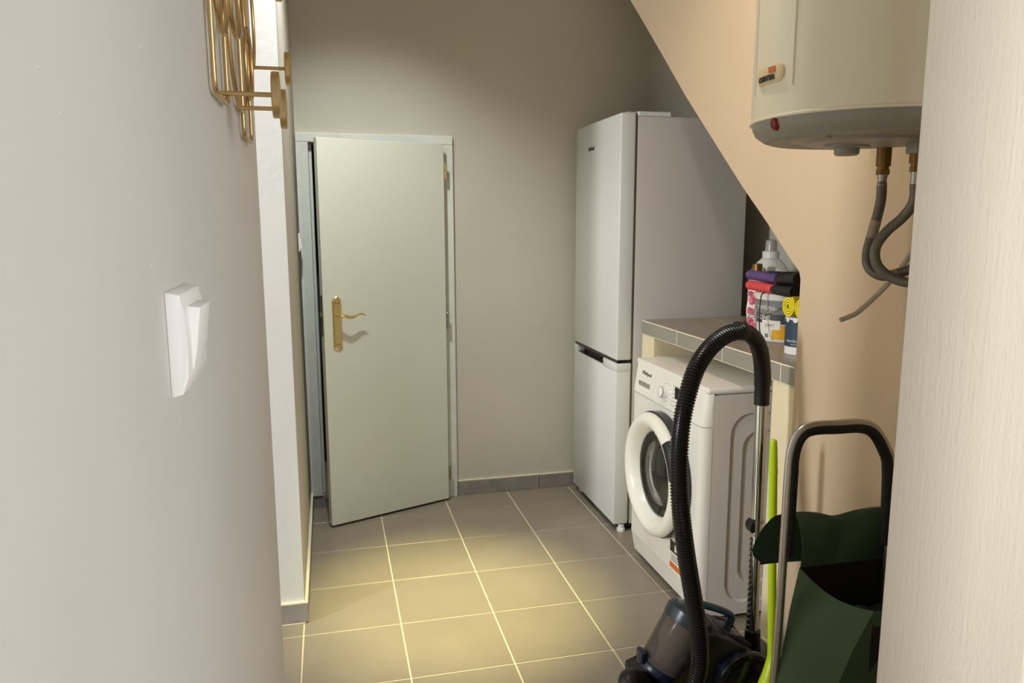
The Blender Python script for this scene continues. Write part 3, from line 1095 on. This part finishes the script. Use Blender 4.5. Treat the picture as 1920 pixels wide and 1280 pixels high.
lathe(bm, [(0, -0.01), (0.028, -0.01), (0.03, 0), (0.028, 0.01), (0, 0.01)], (1.0, -1.63, 0.030), (0, 1, 0), 20)
build('castor', bm, 'black', parent=vc, smooth=True)
# clear dust bin tilted forward
b0, b1 = Vector((1.018, -1.640, 0.108)), Vector((1.106, -1.640, 0.262))
ba = (b1 - b0).normalized()
BL = (b1 - b0).length
bm = NB()
lathe(bm, [(0, 0.012), (0.060, 0.012), (0.066, 0.018), (0.067, BL - 0.008)], b0, ba, 40)
lathe(bm, [(0.0645, BL - 0.008), (0.0635, 0.020), (0.058, 0.0145), (0, 0.0145)], b0, ba, 40)
dbin = build('dust_bin', bm, 'bin', parent=vc, smooth=True)
bm = NB()
lathe(bm, [(0, 0.03), (0.022, 0.03), (0.026, 0.07), (0.040, 0.10), (0.042, BL - 0.01), (0, BL - 0.01)], b0, ba, 24)
build('cyclone', bm, 'bin_inner', parent=dbin, smooth=True)
bm = NB()
lathe(bm, [(0.0685, BL - 0.012), (0.0695, BL - 0.002), (0.069, BL + 0.022), (0.060, BL + 0.032), (0.035, BL + 0.038), (0, BL + 0.039)], b0, ba, 40)
build('bin_lid', bm, 'vac_grey', parent=dbin, smooth=True)
bm = NB()
lathe(bm, [(0, -0.006), (0.055, -0.006), (0.069, 0.0), (0.0705, 0.020), (0.068, 0.024)], b0, ba, 40)
build('bin_base', bm, 'navy', parent=dbin, smooth=True)
bm = NB()
box(bm, 0.957, 0.975, -1.662, -1.618, 0.150, 0.185, 0.005, 2)
build('bin_latch', bm, 'navy', parent=dbin, smooth=True)
# carry handle
bm = NB()
sweep(bm, smooth_path([(1.085, -1.635, 0.268), (1.105, -1.635, 0.292), (1.135, -1.635, 0.301), (1.186, -1.635, 0.285), (1.238, -1.635, 0.260), (1.250, -1.635, 0.245), (1.242, -1.635, 0.222), (1.228, -1.635, 0.203)], 6), 0.0125, 12, flat=(1.2, 0.8))
build('carry_handle', bm, 'teal', parent=vc, smooth=True)
# hose inlet elbow
bm = NB()
pp = smooth_path([(0.985, -1.655, 0.080), (0.955, -1.672, 0.105), (0.925, -1.69, 0.130), (0.902, -1.705, 0.142), (0.893, -1.722, 0.135), (0.905, -1.735, 0.120)], 6)
sweep(bm, pp, lambda i: 0.029 if i < 8 or 14 < i < 26 else 0.026, 18)
build('inlet_elbow', bm, 'black', parent=vc, smooth=True)
# ribbed hose
HP = [(1.226, -1.655, 1.105), (1.172, -1.67, 1.095), (1.113, -1.695, 1.066), (1.063, -1.72, 1.017), (1.027, -1.745, 0.948), (1.004, -1.765, 0.876), (0.993, -1.78, 0.782), (0.992, -1.8, 0.674),
      (1.005, -1.81, 0.56), (1.029, -1.81, 0.439), (1.048, -1.81, 0.346), (1.057, -1.81, 0.276), (1.054, -1.815, 0.215), (1.030, -1.82, 0.158), (0.988, -1.81, 0.118), (0.945, -1.775, 0.105), (0.908, -1.74, 0.117)]
path = resample(smooth_path(HP, 16), 0.0021)
bm = NB()
sweep(bm, path, lambda i: 0.0243 if i % 4 in (0, 1) else 0.0212, 16)
build('ribbed_hose', bm, 'hose', parent=vc, smooth=True, angle=25)
# grip and telescopic wand
bm = NB()
gp = smooth_path([(1.214, -1.652, 1.104), (1.240, -1.648, 1.100), (1.264, -1.645, 1.089), (1.288, -1.64, 1.065), (1.310, -1.63, 1.020), (1.322, -1.622, 0.963), (1.324, -1.62, 0.920), (1.3245, -1.62, 0.882)], 6)
sweep(bm, gp, lambda i: 0.0262 if i < 7 else (0.0235 if i < len(gp) - 9 else 0.0215), 18)
grip = build('curved_grip', bm, 'black', parent=vc, smooth=True)
WYc = -1.62


def wx(z):
    return 1.3245 + (0.885 - z) * 0.0125


bm = NB()
cyl(bm, (wx(0.885), WYc, 0.885), (wx(0.492), WYc, 0.492), 0.0182, None, 28)
wand = build('wand', bm, 'chrome', parent=vc, smooth=True)
bm = NB()
cyl(bm, (wx(0.495), WYc, 0.495), (wx(0.170), WYc, 0.170), 0.0160, None, 28)
build('inner_tube', bm, 'chrome', parent=wand, smooth=True)
for z in (0.532, 0.492):
    bm = NB()
    cyl(bm, (wx(z), WYc, z + 0.004), (wx(z), WYc, z - 0.004), 0.0195, None, 24)
    build('collar', bm, 'steel', parent=wand, smooth=True)
bm = NB()
prism(bm, [(wx(0.5) - 0.030, 0.528), (wx(0.5) - 0.0175, 0.540), (wx(0.5) - 0.0175, 0.496), (wx(0.5) - 0.026, 0.503), (wx(0.5) - 0.031, 0.515)], 'y', WYc - 0.015, WYc + 0.015, 0.002, 1)
build('latch', bm, 'black', parent=wand)
for k in range(17):
    bm = NB()
    z = 0.478 - 0.0180 * k
    box(bm, wx(z) - 0.0225, wx(z) - 0.0155, WYc - 0.006, WYc + 0.006, z - 0.0065, z, 0.001, 1)
    build('notch', bm, 'steel', parent=wand)
bm = NB()
box(bm, wx(0.3) - 0.0185, wx(0.3) - 0.0135, WYc - 0.0045, WYc + 0.0045, 0.178, 0.482)
build('notch_rail', bm, 'black', parent=wand)
# floor head parked behind the body
bm = NB()
cyl(bm, (wx(0.185), WYc, 0.185), (wx(0.1), WYc, 0.105), 0.0225, 0.025, 24)
cyl(bm, (wx(0.1), WYc, 0.112), (1.375, -1.60, 0.035), 0.0235, 0.026, 20)
prism(bm, [(1.352, 0.0), (1.425, 0.0), (1.430, 0.014), (1.412, 0.040), (1.368, 0.042), (1.350, 0.018)], 'y', -1.700, -1.440, 0.003, 2)
build('floor_head', bm, 'black', parent=vc, smooth=True)

# ------------------------------------------------------------------ lime green dustpan on a long handle
dp = thing('dustpan', (1.25, -1.83, 0), 'lime green plastic dustpan with a long upright handle', 'dustpan')
bm = NB()
st_ = [(1.266, -1.785, 0.735), (1.274, -1.785, 0.56), (1.283, -1.785, 0.38), (1.291, -1.785, 0.205)]
sweep(bm, smooth_path(st_, 4), 0.0112, 16)
stick = build('stick', bm, 'lime', parent=dp, smooth=True)
bm = NB()
lathe(bm, [(0, 0), (0.0115, 0), (0.0120, 0.004), (0.0120, 0.010)] + [(0.0120 - 0.0010 * (k % 2) - 0.00012 * k, 0.012 + 0.0050 * k) for k in range(14)] + [(0.0095, 0.088), (0.0075, 0.094), (0, 0.097)],
      (1.266, -1.785, 0.735), (-0.045, 0.0, 1), 18)
build('grip', bm, 'lime', parent=dp, smooth=True, angle=30)
bm = NB()
pp = smooth_path([(1.291, -1.785, 0.215), (1.290, -1.786, 0.190), (1.278, -1.792, 0.155), (1.262, -1.800, 0.122), (1.250, -1.806, 0.085), (1.246, -1.81, 0.05)], 5)
sweep(bm, pp, lambda i: 0.0125 + 0.0006 * i, 14, flat=(1.0, 0.8))
build('neck', bm, 'lime', parent=dp, smooth=True)
bm = NB()
prism(bm, [(-1.800, 0.060), (-1.806, 0.060), (-1.812, 0.020), (-1.960, 0.005), (-1.960, 0.002), (-1.806, 0.002)], 'x', 1.135, 1.330)
build('scoop', bm, 'lime', parent=dp, smooth=True)
for x in (1.131, 1.330):
    bm = NB()
    prism(bm, [(-1.800, 0.060), (-1.800, 0.002), (-1.960, 0.002), (-1.955, 0.012)], 'x', x, x + 0.004)
    build('scoop_side', bm, 'lime', parent=dp)

# ------------------------------------------------------------------ green shopping trolley
tr = thing('shopping_trolley', (1.28, -2.12, 0), 'dark green canvas shopping trolley with open lid and metal handle', 'shopping trolley')
TY = -2.05
bm = NB()
fp = [(1.118, TY, 0.06), (1.122, TY, 0.25), (1.128, TY, 0.49), (1.130, TY, 0.70), (1.131, TY, 0.84), (1.136, TY, 0.895), (1.153, TY, 0.930), (1.185, TY, 0.943), (1.25, TY, 0.943), (1.312, TY, 0.941),
      (1.352, TY, 0.925), (1.386, TY, 0.880), (1.405, TY, 0.830), (1.412, TY, 0.70), (1.414, TY, 0.49), (1.418, TY, 0.25), (1.420, TY, 0.06)]
fs = smooth_path(fp, 6)
sweep(bm, fs, 0.0092, 16, flat=(1.0, 1.1))
frame_o = build('tube_frame', bm, 'alu', parent=tr, smooth=True)
# black foam padding on the inner side of the handle bow
bm = NB()
cen = Vector((1.272, TY, 0.78))
pad = []
for p in fs:
    if p.z > 0.635:
        d = (cen - p)
        d.y = 0
        if p.z < 0.84:
            d.z = 0
        d.normalize()
        pad.append(p + d * 0.0105)
sweep(bm, pad, 0.0132, 14)
build('foam_padding', bm, 'foam', parent=frame_o, smooth=True)
for x0, x1, z in ((1.128, 1.414, 0.30), (1.118, 1.42, 0.075)):
    bm = NB()
    cyl(bm, (x0, TY, z), (x1, TY, z), 0.008, None, 12)
    build('cross_bar', bm, 'alu', parent=frame_o, smooth=True)
for x in (1.090, 1.430):
    bm = NB()
    s = -1 if x < 1.2 else 1
    lathe(bm, [(0, -0.008), (0.068, -0.008), (0.075, -0.002), (0.075, 0.008), (0.068, 0.014), (0.03, 0.010), (0, 0.012)], (x - (0.012 if s > 0 else 0), TY, 0.075), (s, 0, 0), 30)
    build('wheel', bm, 'black', parent=tr, smooth=True)

# bag: lofted sections (left-back, left-front, right-front, right-back), open at the top
secs = [  # z, xl, xr, yb, yf
    (0.03, 1.135, 1.395, -2.070, -2.215), (0.10, 1.115, 1.405, -2.066, -2.225), (0.22, 1.112, 1.415, -2.064, -2.228), (0.32, 1.122, 1.420, -2.060, -2.225),
    (0.41, 1.140, 1.424, -2.054, -2.222), (0.50, 1.158, 1.428, -2.046, -2.235), (0.595, 1.184, 1.430, -2.036, -2.252)]
bm = NB()
loops = []
NSEG = 10
for i, (z, xl, xr, yb, yf) in enumerate(secs):
    pts = []
    for a, b in (((xl, yb), (xl + 0.030 * (z / 0.6), yf)), ((xl + 0.030 * (z / 0.6), yf), (xr, yf)), ((xr, yf), (xr, yb)), ((xr, yb), (xl, yb))):
        for k in range(NSEG):
            t = k / NSEG
            x = a[0] + (b[0] - a[0]) * t
            y = a[1] + (b[1] - a[1]) * t
            bow = math.sin(PI * t) * 0.010 * (1 - (z / 0.6) ** 3)
            dx, dy = b[0] - a[0], b[1] - a[1]
            L = math.hypot(dx, dy)
            x += dy / L * bow
            y += -dx / L * bow
            dz = -0.022 * math.sin(PI * t) if i == len(secs) - 1 and a[1] != b[1] else 0.0
            pts.append((x, y, z + dz))
    loops.append(pts)
VL = [[bm.verts.new(p) for p in lp] for lp in loops]
for A, B in zip(VL[:-1], VL[1:]):
    ring_between(bm, A, B)
bm.faces.new(VL[0])
bag = build('bag', bm, 'green', parent=tr, smooth=True, angle=50)
# black lining inside, sagging
bm = NB()
LL = []
for (f, zz) in ((0.985, 0.0), (0.95, -0.03), (0.87, -0.10), (0.78, -0.17)):
    c = Vector((1.30, -2.145, 0))
    LL.append([bm.verts.new((c.x + (x - c.x) * f, c.y + (y - c.y) * f, z + zz)) for x, y, z in loops[-1]])
for A, B in zip(LL[:-1], LL[1:]):
    ring_between(bm, A, B)
bm.faces.new(LL[-1])
build('lining', bm, 'lining', parent=bag, smooth=True)
# crumpled dark content in the bag mouth
bm = NB()
gx, gy = 14, 10
G = []
for i in range(gx + 1):
    row = []
    for j in range(gy + 1):
        s, t = i / gx, j / gy
        x = 1.235 + 0.180 * s
        y = -2.225 + 0.155 * t
        z = 0.545 - 0.05 * t + 0.010 * math.sin(9 * s + 4 * t) + 0.008 * math.sin(17 * t - 6 * s)
        if i in (0, gx) or j in (0, gy):
            z -= 0.04
        row.append(bm.verts.new((x, y, z)))
    G.append(row)
for i in range(gx):
    for j in range(gy):
        bm.faces.new((G[i][j], G[i + 1][j], G[i + 1][j + 1], G[i][j + 1]))
build('inner_cover', bm, 'lining', parent=bag, smooth=True)
# lid folded back over the frame: front layer rises from the back rim, back layer hangs behind the bars
bm = NB()
gx, gt = 26, 26
prof = [(-2.036, 0.590), (-2.024, 0.612), (-2.006, 0.638), (-1.982, 0.660), (-1.956, 0.674), (-1.930, 0.680), (-1.912, 0.672), (-1.905, 0.650), (-1.902, 0.622), (-1.900, 0.592), (-1.899, 0.566), (-1.898, 0.540)]
pf = smooth_path([(0, a, b) for a, b in prof], 3)
G = []
np_ = len(pf) - 1
for i in range(np_ + 1):
    t = i / np_
    row = []
    if t < 0.42:
        xl = 1.186 + 0.049 * (t / 0.42)
    else:
        q = (t - 0.42) / 0.58
        ks = [(0, 1.235), (0.10, 1.212), (0.25, 1.190), (0.45, 1.165), (0.62, 1.148), (0.74, 1.142), (0.86, 1.148), (0.95, 1.168), (1.0, 1.200)]
        for (qa, xa), (qb, xb_) in zip(ks[:-1], ks[1:]):
            if qa <= q <= qb:
                xl = xa + (xb_ - xa) * (q - qa) / (qb - qa)
    for j in range(gx + 1):
        s = j / gx
        x = xl + (1.432 - xl) * s
        y, z = pf[i].y - 0.066 * s * s * min(1.0, t / 0.42), pf[i].z + 0.016 * s * s * min(1.0, t / 0.42)
        # creases on the front layer and waves along the fold
        w = max(0.0, 1 - abs(t - 0.42) / 0.35)
        z += w * (0.006 * math.sin(7.5 * s + 0.4) - 0.010 * math.exp(-((s - 0.60) / 0.14) ** 2) + 0.006 * s * s)
        if t < 0.42:
            y += 0.014 * math.sin(PI * t / 0.42) * math.exp(-((s - 0.52 - 0.25 * (t / 0.42 - 0.5)) / 0.12) ** 2)
            z += 0.008 * s * (t / 0.42)
        row.append(bm.verts.new((x, y, z)))
    G.append(row)
for i in range(np_):
    for j in range(gx):
        bm.faces.new((G[i][j], G[i + 1][j], G[i + 1][j + 1], G[i][j + 1]))
bmesh.ops.solidify(bm, geom=bm.faces[:], thickness=0.003)
lid = build('lid', bm, 'green', parent=tr, smooth=True, angle=60, label='open canvas lid folded back over the frame')

# ------------------------------------------------------------------ things on the worktop
Z0 = CT + 0.0003

# white paint bucket
BX, BY = 1.715, -1.115
bk = thing('paint_bucket', (BX, BY, Z0), 'white plastic paint bucket with grey and ochre label and wire bail', 'bucket')


def brad(z):
    return 0.088 + 0.010 * z / 0.17


bm = NB()
lathe(bm, [(0, 0), (0.084, 0), (0.088, 0.004), (brad(0.165), 0.165), (0, 0.165)], (BX, BY, Z0), (0, 0, 1), 48)
build('pail', bm, 'bucket', parent=bk, smooth=True)
bm = NB()
lathe(bm, [(0.099, 0.148), (0.1025, 0.150), (0.1025, 0.170), (0.099, 0.173), (0.090, 0.1735), (0.088, 0.170), (0, 0.170)], (BX, BY, Z0), (0, 0, 1), 48)
build('bucket_lid', bm, 'bucket', parent=bk, smooth=True)


def band(z0, z1, m, a0, a1, name, off=0.0006, par=None):
    bmx = NB()
    prof_ = [(brad(z0), z0), (brad(z0) + off, z0), (brad(z1) + off, z1), (brad(z1), z1)]
    ux = (Vector((-1, 0, 0)), Vector((0, -1, 0)), Vector((0, 0, 1)))
    lathe(bmx, prof_, (BX, BY, Z0), (0, 0, 1), 24, math.radians(a0), math.radians(a1), uv=ux)
    return build(name, bmx, m, parent=par or bk, smooth=True)


lab = band(0.100, 0.147, 'bk_grey', -30, 115, 'upper_label')
lab2 = band(0.066, 0.100, 'bk_dark', -30, 115, 'charcoal_band')
band(0.012, 0.062, 'bk_yellow', 32, 115, 'ochre_band')
band(0.010, 0.066, 'label_white', -25, 31, 'lower_label')
band(0.046, 0.078, 'label_white', 6, 50, 'price_sticker', 0.0012)
band(0.016, 0.030, 'bk_grey', 14, 24, 'barcode', 0.0011)


def bucket_text(body, size, z, ang, m, par, bold=0.0):
    bmx = text_bm(body, size, (0, 0, 0), (1, 0, 0), (0, 0, 1), 0.0003, bold=bold)
    for v in bmx.verts:
        r = brad(z + v.co.z) + 0.0011 - v.co.y
        a = math.radians(ang) + v.co.x / 0.095
        v.co = Vector((BX - math.cos(a) * r, BY - math.sin(a) * r, Z0 + z + v.co.z))
    build('label_print', bmx, m, parent=par)


bucket_text('rentine', 0.028, 0.123, 14, 'ink_light', lab)
bucket_text('ZONE', 0.024, 0.086, 8, 'ink_light', lab2, 0.0006)
bucket_text('A.PREY', 0.013, 0.060, 26, 'ink', lab2)
bm = NB()
sweep(bm, smooth_path([(BX - 0.030, BY + 0.101, Z0 + 0.140), (BX - 0.070, BY + 0.088, Z0 + 0.095), (BX - 0.112, BY + 0.050, Z0 + 0.080), (BX - 0.118, BY - 0.010, Z0 + 0.088), (BX - 0.100, BY - 0.065, Z0 + 0.112), (BX - 0.035, BY - 0.103, Z0 + 0.140)], 6), 0.0015, 8)
build('bail', bm, 'wire', parent=bk, smooth=True)


# ribbed tool handles lying on the lid
def ribbed_tool(name, p0, p1, r, m, label, cat, head_to, n=7):
    p0, p1 = Vector(p0), Vector(p1)
    root = thing(name, p0, label, cat)
    L = (p1 - p0).length
    pr = [(0, 0), (r * 0.55, 0.002), (r * 0.88, 0.008), (r * 1.05, 0.018), (r * 1.02, 0.026)]
    h = 0.028
    while h < L - 0.012:
        pr += [(r * 0.93, h), (r, h + 0.003), (r, h + 0.011), (r * 0.93, h + 0.0135)]
        h += 0.0145
    pr += [(r * 1.0, L - 0.006), (r * 0.8, L), (0, L)]
    bmx = NB()
    lathe(bmx, pr, p0, p1 - p0, 24)
    build('ribbed_handle', bmx, m, parent=root, smooth=True, angle=30)
    bmx = NB()
    d = (p1 - p0).normalized()
    pts_ = smooth_path([p1 - d * 0.004, p1 + d * 0.03, Vector(head_to)], 5)
    sweep(bmx, pts_, lambda i: r * (0.75 + 0.05 * i), 16)
    build('tool_head', bmx, 'black', parent=root, smooth=True)
    return root


ZT = Z0 + 0.1738
ribbed_tool('ribbed_tool', (1.632, -1.005, ZT + 0.0175), (1.612, -1.200, ZT + 0.0178), 0.0165, 'coral', 'coral red ribbed handle of a black tool lying on the bucket lid', 'tool',
            (1.600, -1.345, ZT + 0.020))
ribbed_tool('ribbed_tool', (1.650, -0.975, ZT + 0.0530), (1.626, -1.205, ZT + 0.0540), 0.0175, 'purple', 'purple ribbed handle of a black tool stacked over the coral one', 'tool',
            (1.612, -1.345, ZT + 0.062))
# black pouch and cloths heaped behind the tools
def lump(name, c, rx, ry, rz, m, label, cat, seed, amp=0.12):
    rnd = random.Random(seed)
    ph = [rnd.uniform(0, 6.28) for _ in range(6)]
    bmx = NB()
    bmesh.ops.create_icosphere(bmx, subdivisions=3, radius=1.0)
    for v in bmx.verts:
        p = v.co.copy()
        k = 1 + amp * (math.sin(4 * p.x + ph[0]) * math.sin(5 * p.y + ph[1]) + 0.6 * math.sin(8 * p.z + ph[2] + 3 * p.x))
        z = p.z * k
        if z < -0.8:
            z = -0.8
        v.co = Vector((c[0] + p.x * rx * k, c[1] + p.y * ry * k, c[2] + (z + 0.8) * rz))
    o_ = build(name, bmx, m, origin=c, smooth=True, angle=80)
    tag(o_, label, cat)
    return o_


lump('pouch', (1.745, -1.115, Z0 + 0.1738), 0.055, 0.085, 0.040, 'black', 'crumpled black pouch lying on the bucket lid behind the handles', 'pouch', 3)
o = lump('cloth', (1.790, -1.290, Z0), 0.060, 0.058, 0.135, 'teal_cloth', 'folded teal cloth bundle beside the bucket against the beige wall', 'cloth', 5, 0.05)
lump('cloth', (1.900, -1.11, Z0), 0.055, 0.060, 0.170, 'coral_cloth', 'coral red crumpled cloth peeking out behind the teal one', 'cloth', 9, 0.10)

# white detergent bottle with handle and clear dosing cap
DXc, DYc = 1.905, -0.712
db = thing('detergent_bottle', (DXc, DYc, Z0), 'large white laundry detergent bottle with clear cap behind the bucket', 'bottle')
sec = [(0.0, 0.110, 0.050), (0.01, 0.118, 0.055), (0.06, 0.120, 0.056), (0.13, 0.120, 0.056), (0.185, 0.116, 0.055), (0.222, 0.100, 0.051), (0.248, 0.072, 0.043), (0.266, 0.042, 0.034), (0.272, 0.031, 0.030)]
bm = NB()
RG = []
for z, ry, rx in sec:
    ring = []
    for k in range(40):
        a = 2 * PI * k / 40
        ca, sa = math.cos(a), math.sin(a)
        ex = 0.75
        ring.append(bm.verts.new((DXc + rx * math.copysign(abs(ca) ** ex, ca), DYc + ry * math.copysign(abs(sa) ** ex, sa), Z0 + z)))
    RG.append(ring)
for A, B in zip(RG[:-1], RG[1:]):
    ring_between(bm, A, B)
bm.faces.new(RG[0])
bm.faces.new(RG[-1])
dbody = build('bottle_body', bm, 'bottle', parent=db, smooth=True, angle=60)
bm = NB()
sweep(bm, smooth_path([(DXc - 0.050, DYc - 0.004, Z0 + 0.228), (DXc - 0.063, DYc - 0.038, Z0 + 0.222), (DXc - 0.066, DYc - 0.068, Z0 + 0.196), (DXc - 0.064, DYc - 0.082, Z0 + 0.160), (DXc - 0.052, DYc - 0.084, Z0 + 0.115)], 6), 0.0125, 12)
sweep(bm, smooth_path([(DXc - 0.050, DYc - 0.004, Z0 + 0.228), (DXc - 0.062, DYc + 0.004, Z0 + 0.205), (DXc - 0.064, DYc + 0.006, Z0 + 0.160), (DXc - 0.052, DYc + 0.004, Z0 + 0.115)], 6), 0.0125, 12)
build('grip_handle', bm, 'bottle', parent=dbody, smooth=True)
bm = NB()
lathe(bm, [(0.030, 0.270), (0.0335, 0.272), (0.0335, 0.296), (0.031, 0.300), (0, 0.300)], (DXc, DYc, Z0), (0, 0, 1), 32)
build('collar', bm, 'bottle', parent=db, smooth=True)
bm = NB()
lathe(bm, [(0.024, 0.300), (0.0225, 0.336), (0.020, 0.344), (0.014, 0.347), (0, 0.347)], (DXc, DYc, Z0), (0, 0, 1), 28)
build('dosing_cap', bm, 'clear_cap', parent=db, smooth=True)

# scent bottle with bronze cap, navy carton
SX, SY = 1.785, -0.812
sb = thing('scent_bottle', (SX, SY, Z0), 'pale pink bottle with a stepped bronze cap left of the detergent', 'bottle')
bm = NB()
lathe(bm, [(0, 0), (0.031, 0), (0.033, 0.004), (0.033, 0.186), (0.026, 0.200), (0.020, 0.204), (0, 0.204)], (SX, SY, Z0), (0, 0, 1), 28)
build('glass', bm, 'pale_pink', parent=sb, smooth=True)
bm = NB()
lathe(bm, [(0.026, 0.200), (0.027, 0.206), (0.025, 0.224), (0.0195, 0.226), (0.0195, 0.254), (0.018, 0.2555), (0, 0.2555)], (SX, SY, Z0), (0, 0, 1), 28)
build('cap', bm, 'amber', parent=sb, smooth=True)
bm = NB()
box(bm, 1.815, 1.850, -0.905, -0.842, Z0, Z0 + 0.228, 0.003, 2)
o = build('carton', bm, 'navy_box', origin=(1.83, -0.87, Z0))
tag(o, 'narrow navy blue carton standing between the pink bottle and the detergent', 'box')

# pink flowered packet leaning beside the bucket
bm = NB()
gx = 8
G = []
for i in range(gx + 1):
    row = []
    for j in range(9):
        s, t = i / gx, j / 8
        row.append((1.692 + 0.014 * math.sin(PI * t) + 0.004 * math.sin(9 * s), -0.905 - 0.058 * t, Z0 + 0.163 * s + 0.004 * math.sin(7 * t)))
    G.append(row)
VV = [[bm.verts.new(p) for p in r] for r in G]
V2 = [[bm.verts.new((p[0] + 0.020, p[1], p[2])) for p in r] for r in G]
for Q in (VV, V2):
    for i in range(gx):
        for j in range(8):
            bm.faces.new((Q[i][j], Q[i + 1][j], Q[i + 1][j + 1], Q[i][j + 1]))
for i in range(gx):
    for j in (0, 8):
        bm.faces.new((VV[i][j], VV[i + 1][j], V2[i + 1][j], V2[i][j]))
for j in range(8):
    for i in (0, gx):
        bm.faces.new((VV[i][j], VV[i][j + 1], V2[i][j + 1], V2[i][j]))
pk = build('packet', bm, 'label_white', origin=(1.70, -0.97, Z0), smooth=True)
tag(pk, 'small packet with pink flowers beside the paint bucket', 'packet')
ORG[pk.name] = Vector((1.70, -0.97, Z0))
for (dy, dz, r) in ((-0.935, 0.125, 0.018), (-0.922, 0.085, 0.013), (-0.948, 0.078, 0.010), (-0.922, 0.045, 0.013), (-0.945, 0.030, 0.010), (-0.918, 0.150, 0.009)):
    bm = NB()
    poly = [(dy + r * (0.75 + 0.25 * math.cos(5 * a)) * math.cos(a), Z0 + dz + r * (0.75 + 0.25 * math.cos(5 * a)) * math.sin(a)) for a in [2 * PI * k / 20 for k in range(20)]]
    prism(bm, poly, 'x', 1.687, 1.712)
    build('flower_print', bm, 'pink', parent=pk)

# black nozzle lying at the back edge of the worktop
bm = NB()
prism(bm, [(1.70, Z0), (1.80, Z0), (1.80, Z0 + 0.022), (1.770, Z0 + 0.045), (1.735, Z0 + 0.048), (1.70, Z0 + 0.030)], 'y', -0.925, -0.852, 0.006, 2)
cyl(bm, (1.735, -0.880, Z0 + 0.030), (1.725, -0.865, Z0 + 0.080), 0.018, 0.016, 16)
o = build('nozzle', bm, 'black', origin=(1.75, -0.85, Z0), smooth=True)
tag(o, 'black plastic vacuum nozzle lying on the worktop between fridge and bucket', 'nozzle')

# canister with slate sleeve
KX, KY = 1.600, -1.383
kc_ = thing('canister', (KX, KY, Z0), 'slate blue cylindrical canister with white base beside the wall edge', 'canister')
KR = 0.046
bm = NB()
lathe(bm, [(0, 0), (KR - 0.002, 0), (KR, 0.002), (KR, 0.118), (KR - 0.002, 0.120), (0, 0.120)], (KX, KY, Z0), (0, 0, 1), 40)
build('tub', bm, 'can_white', parent=kc_, smooth=True)
bm = NB()
lathe(bm, [(KR, 0.026), (KR + 0.0007, 0.026), (KR + 0.0007, 0.112), (KR, 0.112)], (KX, KY, Z0), (0, 0, 1), 40)
slv = build('sleeve', bm, 'can_navy', parent=kc_, smooth=True)


def can_text(body, size, z, ang):
    bmx = text_bm(body, size, (0, 0, 0), (1, 0, 0), (0, 0, 1), 0.0003)
    for v in bmx.verts:
        r = KR + 0.0010 - v.co.y
        a = math.radians(ang) + v.co.x / KR
        v.co = Vector((KX - math.cos(a) * r, KY - math.sin(a) * r, Z0 + z + v.co.z))
    build('sleeve_print', bmx, 'ink_light', parent=slv)


can_text('PROTECTION', 0.0105, 0.044, 40)
can_text('anti bacterial', 0.006, 0.034, 40)
for k in range(10):
    bm = NB()
    a = 2 * PI * k / 10
    r = KR + 0.0009
    cpt = Vector((KX + math.cos(a) * r, KY + math.sin(a) * r, Z0 + 0.112))
    lathe(bm, [(0, 0.0007), (0.008, 0.0006), (0.0085, 0)], cpt, (math.cos(a), math.sin(a), 0), 12)
    build('scallop_print', bm, 'can_white', parent=slv)


# rolled yellow cloths on the canister
def roll(c, d, R, L, label):
    c = Vector(c)
    d = Vector(d).normalized()
    root = thing('cloth_roll', c, label, 'cloth')
    u = Vector((0, 0, 1))
    v = d.cross(u).normalized()
    turns, n = 3.3, 76
    bmx = NB()
    inn, out = [], []
    for k in range(n):
        t = k / (n - 1)
        a = 2 * PI * turns * t - 0.8
        r = 0.006 + (R - 0.006) * t
        th = (R / turns) * 0.36
        for arr, rr_ in ((inn, r - th), (out, r + th * 0.6)):
            rr_ = max(rr_, 0.002)
            p = c + (v * math.cos(a) * 0.86 + u * math.sin(a) * 1.10) * rr_
            arr.append((bmx.verts.new(p), bmx.verts.new(p + d * L)))
    for k in range(n - 1):
        for arr in (inn, out):
            bmx.faces.new((arr[k][0], arr[k + 1][0], arr[k + 1][1], arr[k][1]))
        for e_ in (0, 1):
            bmx.faces.new((inn[k][e_], inn[k + 1][e_], out[k + 1][e_], out[k][e_]))
    for k in (0, n - 1):
        bmx.faces.new((inn[k][0], inn[k][1], out[k][1], out[k][0]))
    build('rolled_sheet', bmx, 'yellow_cloth', parent=root, smooth=True, angle=50)


RZ = Z0 + 0.120 + 0.0360
roll((1.545, -1.392, RZ), (0.97, 0.20, 0), 0.0305, 0.105, 'rolled yellow cloth lying on the slate blue canister')
roll((1.545, -1.458, RZ), (0.97, 0.20, 0), 0.0305, 0.105, 'second yellow cloth roll squeezed between the first and the wall edge')

# thin black cord hanging in front of the bucket
bm = NB()
sweep(bm, smooth_path([(1.602, -1.165, ZT + 0.004), (1.588, -1.168, ZT - 0.006), (1.583, -1.168, ZT - 0.060), (1.584, -1.172, ZT - 0.120), (1.586, -1.180, Z0 + 0.030), (1.580, -1.200, Z0 + 0.006), (1.568, -1.235, Z0 + 0.0025), (1.558, -1.270, Z0 + 0.0025), (1.542, -1.292, Z0 + 0.0025)], 6), 0.0022, 8)
o = build('cord', bm, 'black', origin=(1.583, -1.17, Z0), smooth=True)
tag(o, 'thin black cord hanging from the coral handle down to the worktop', 'cord')
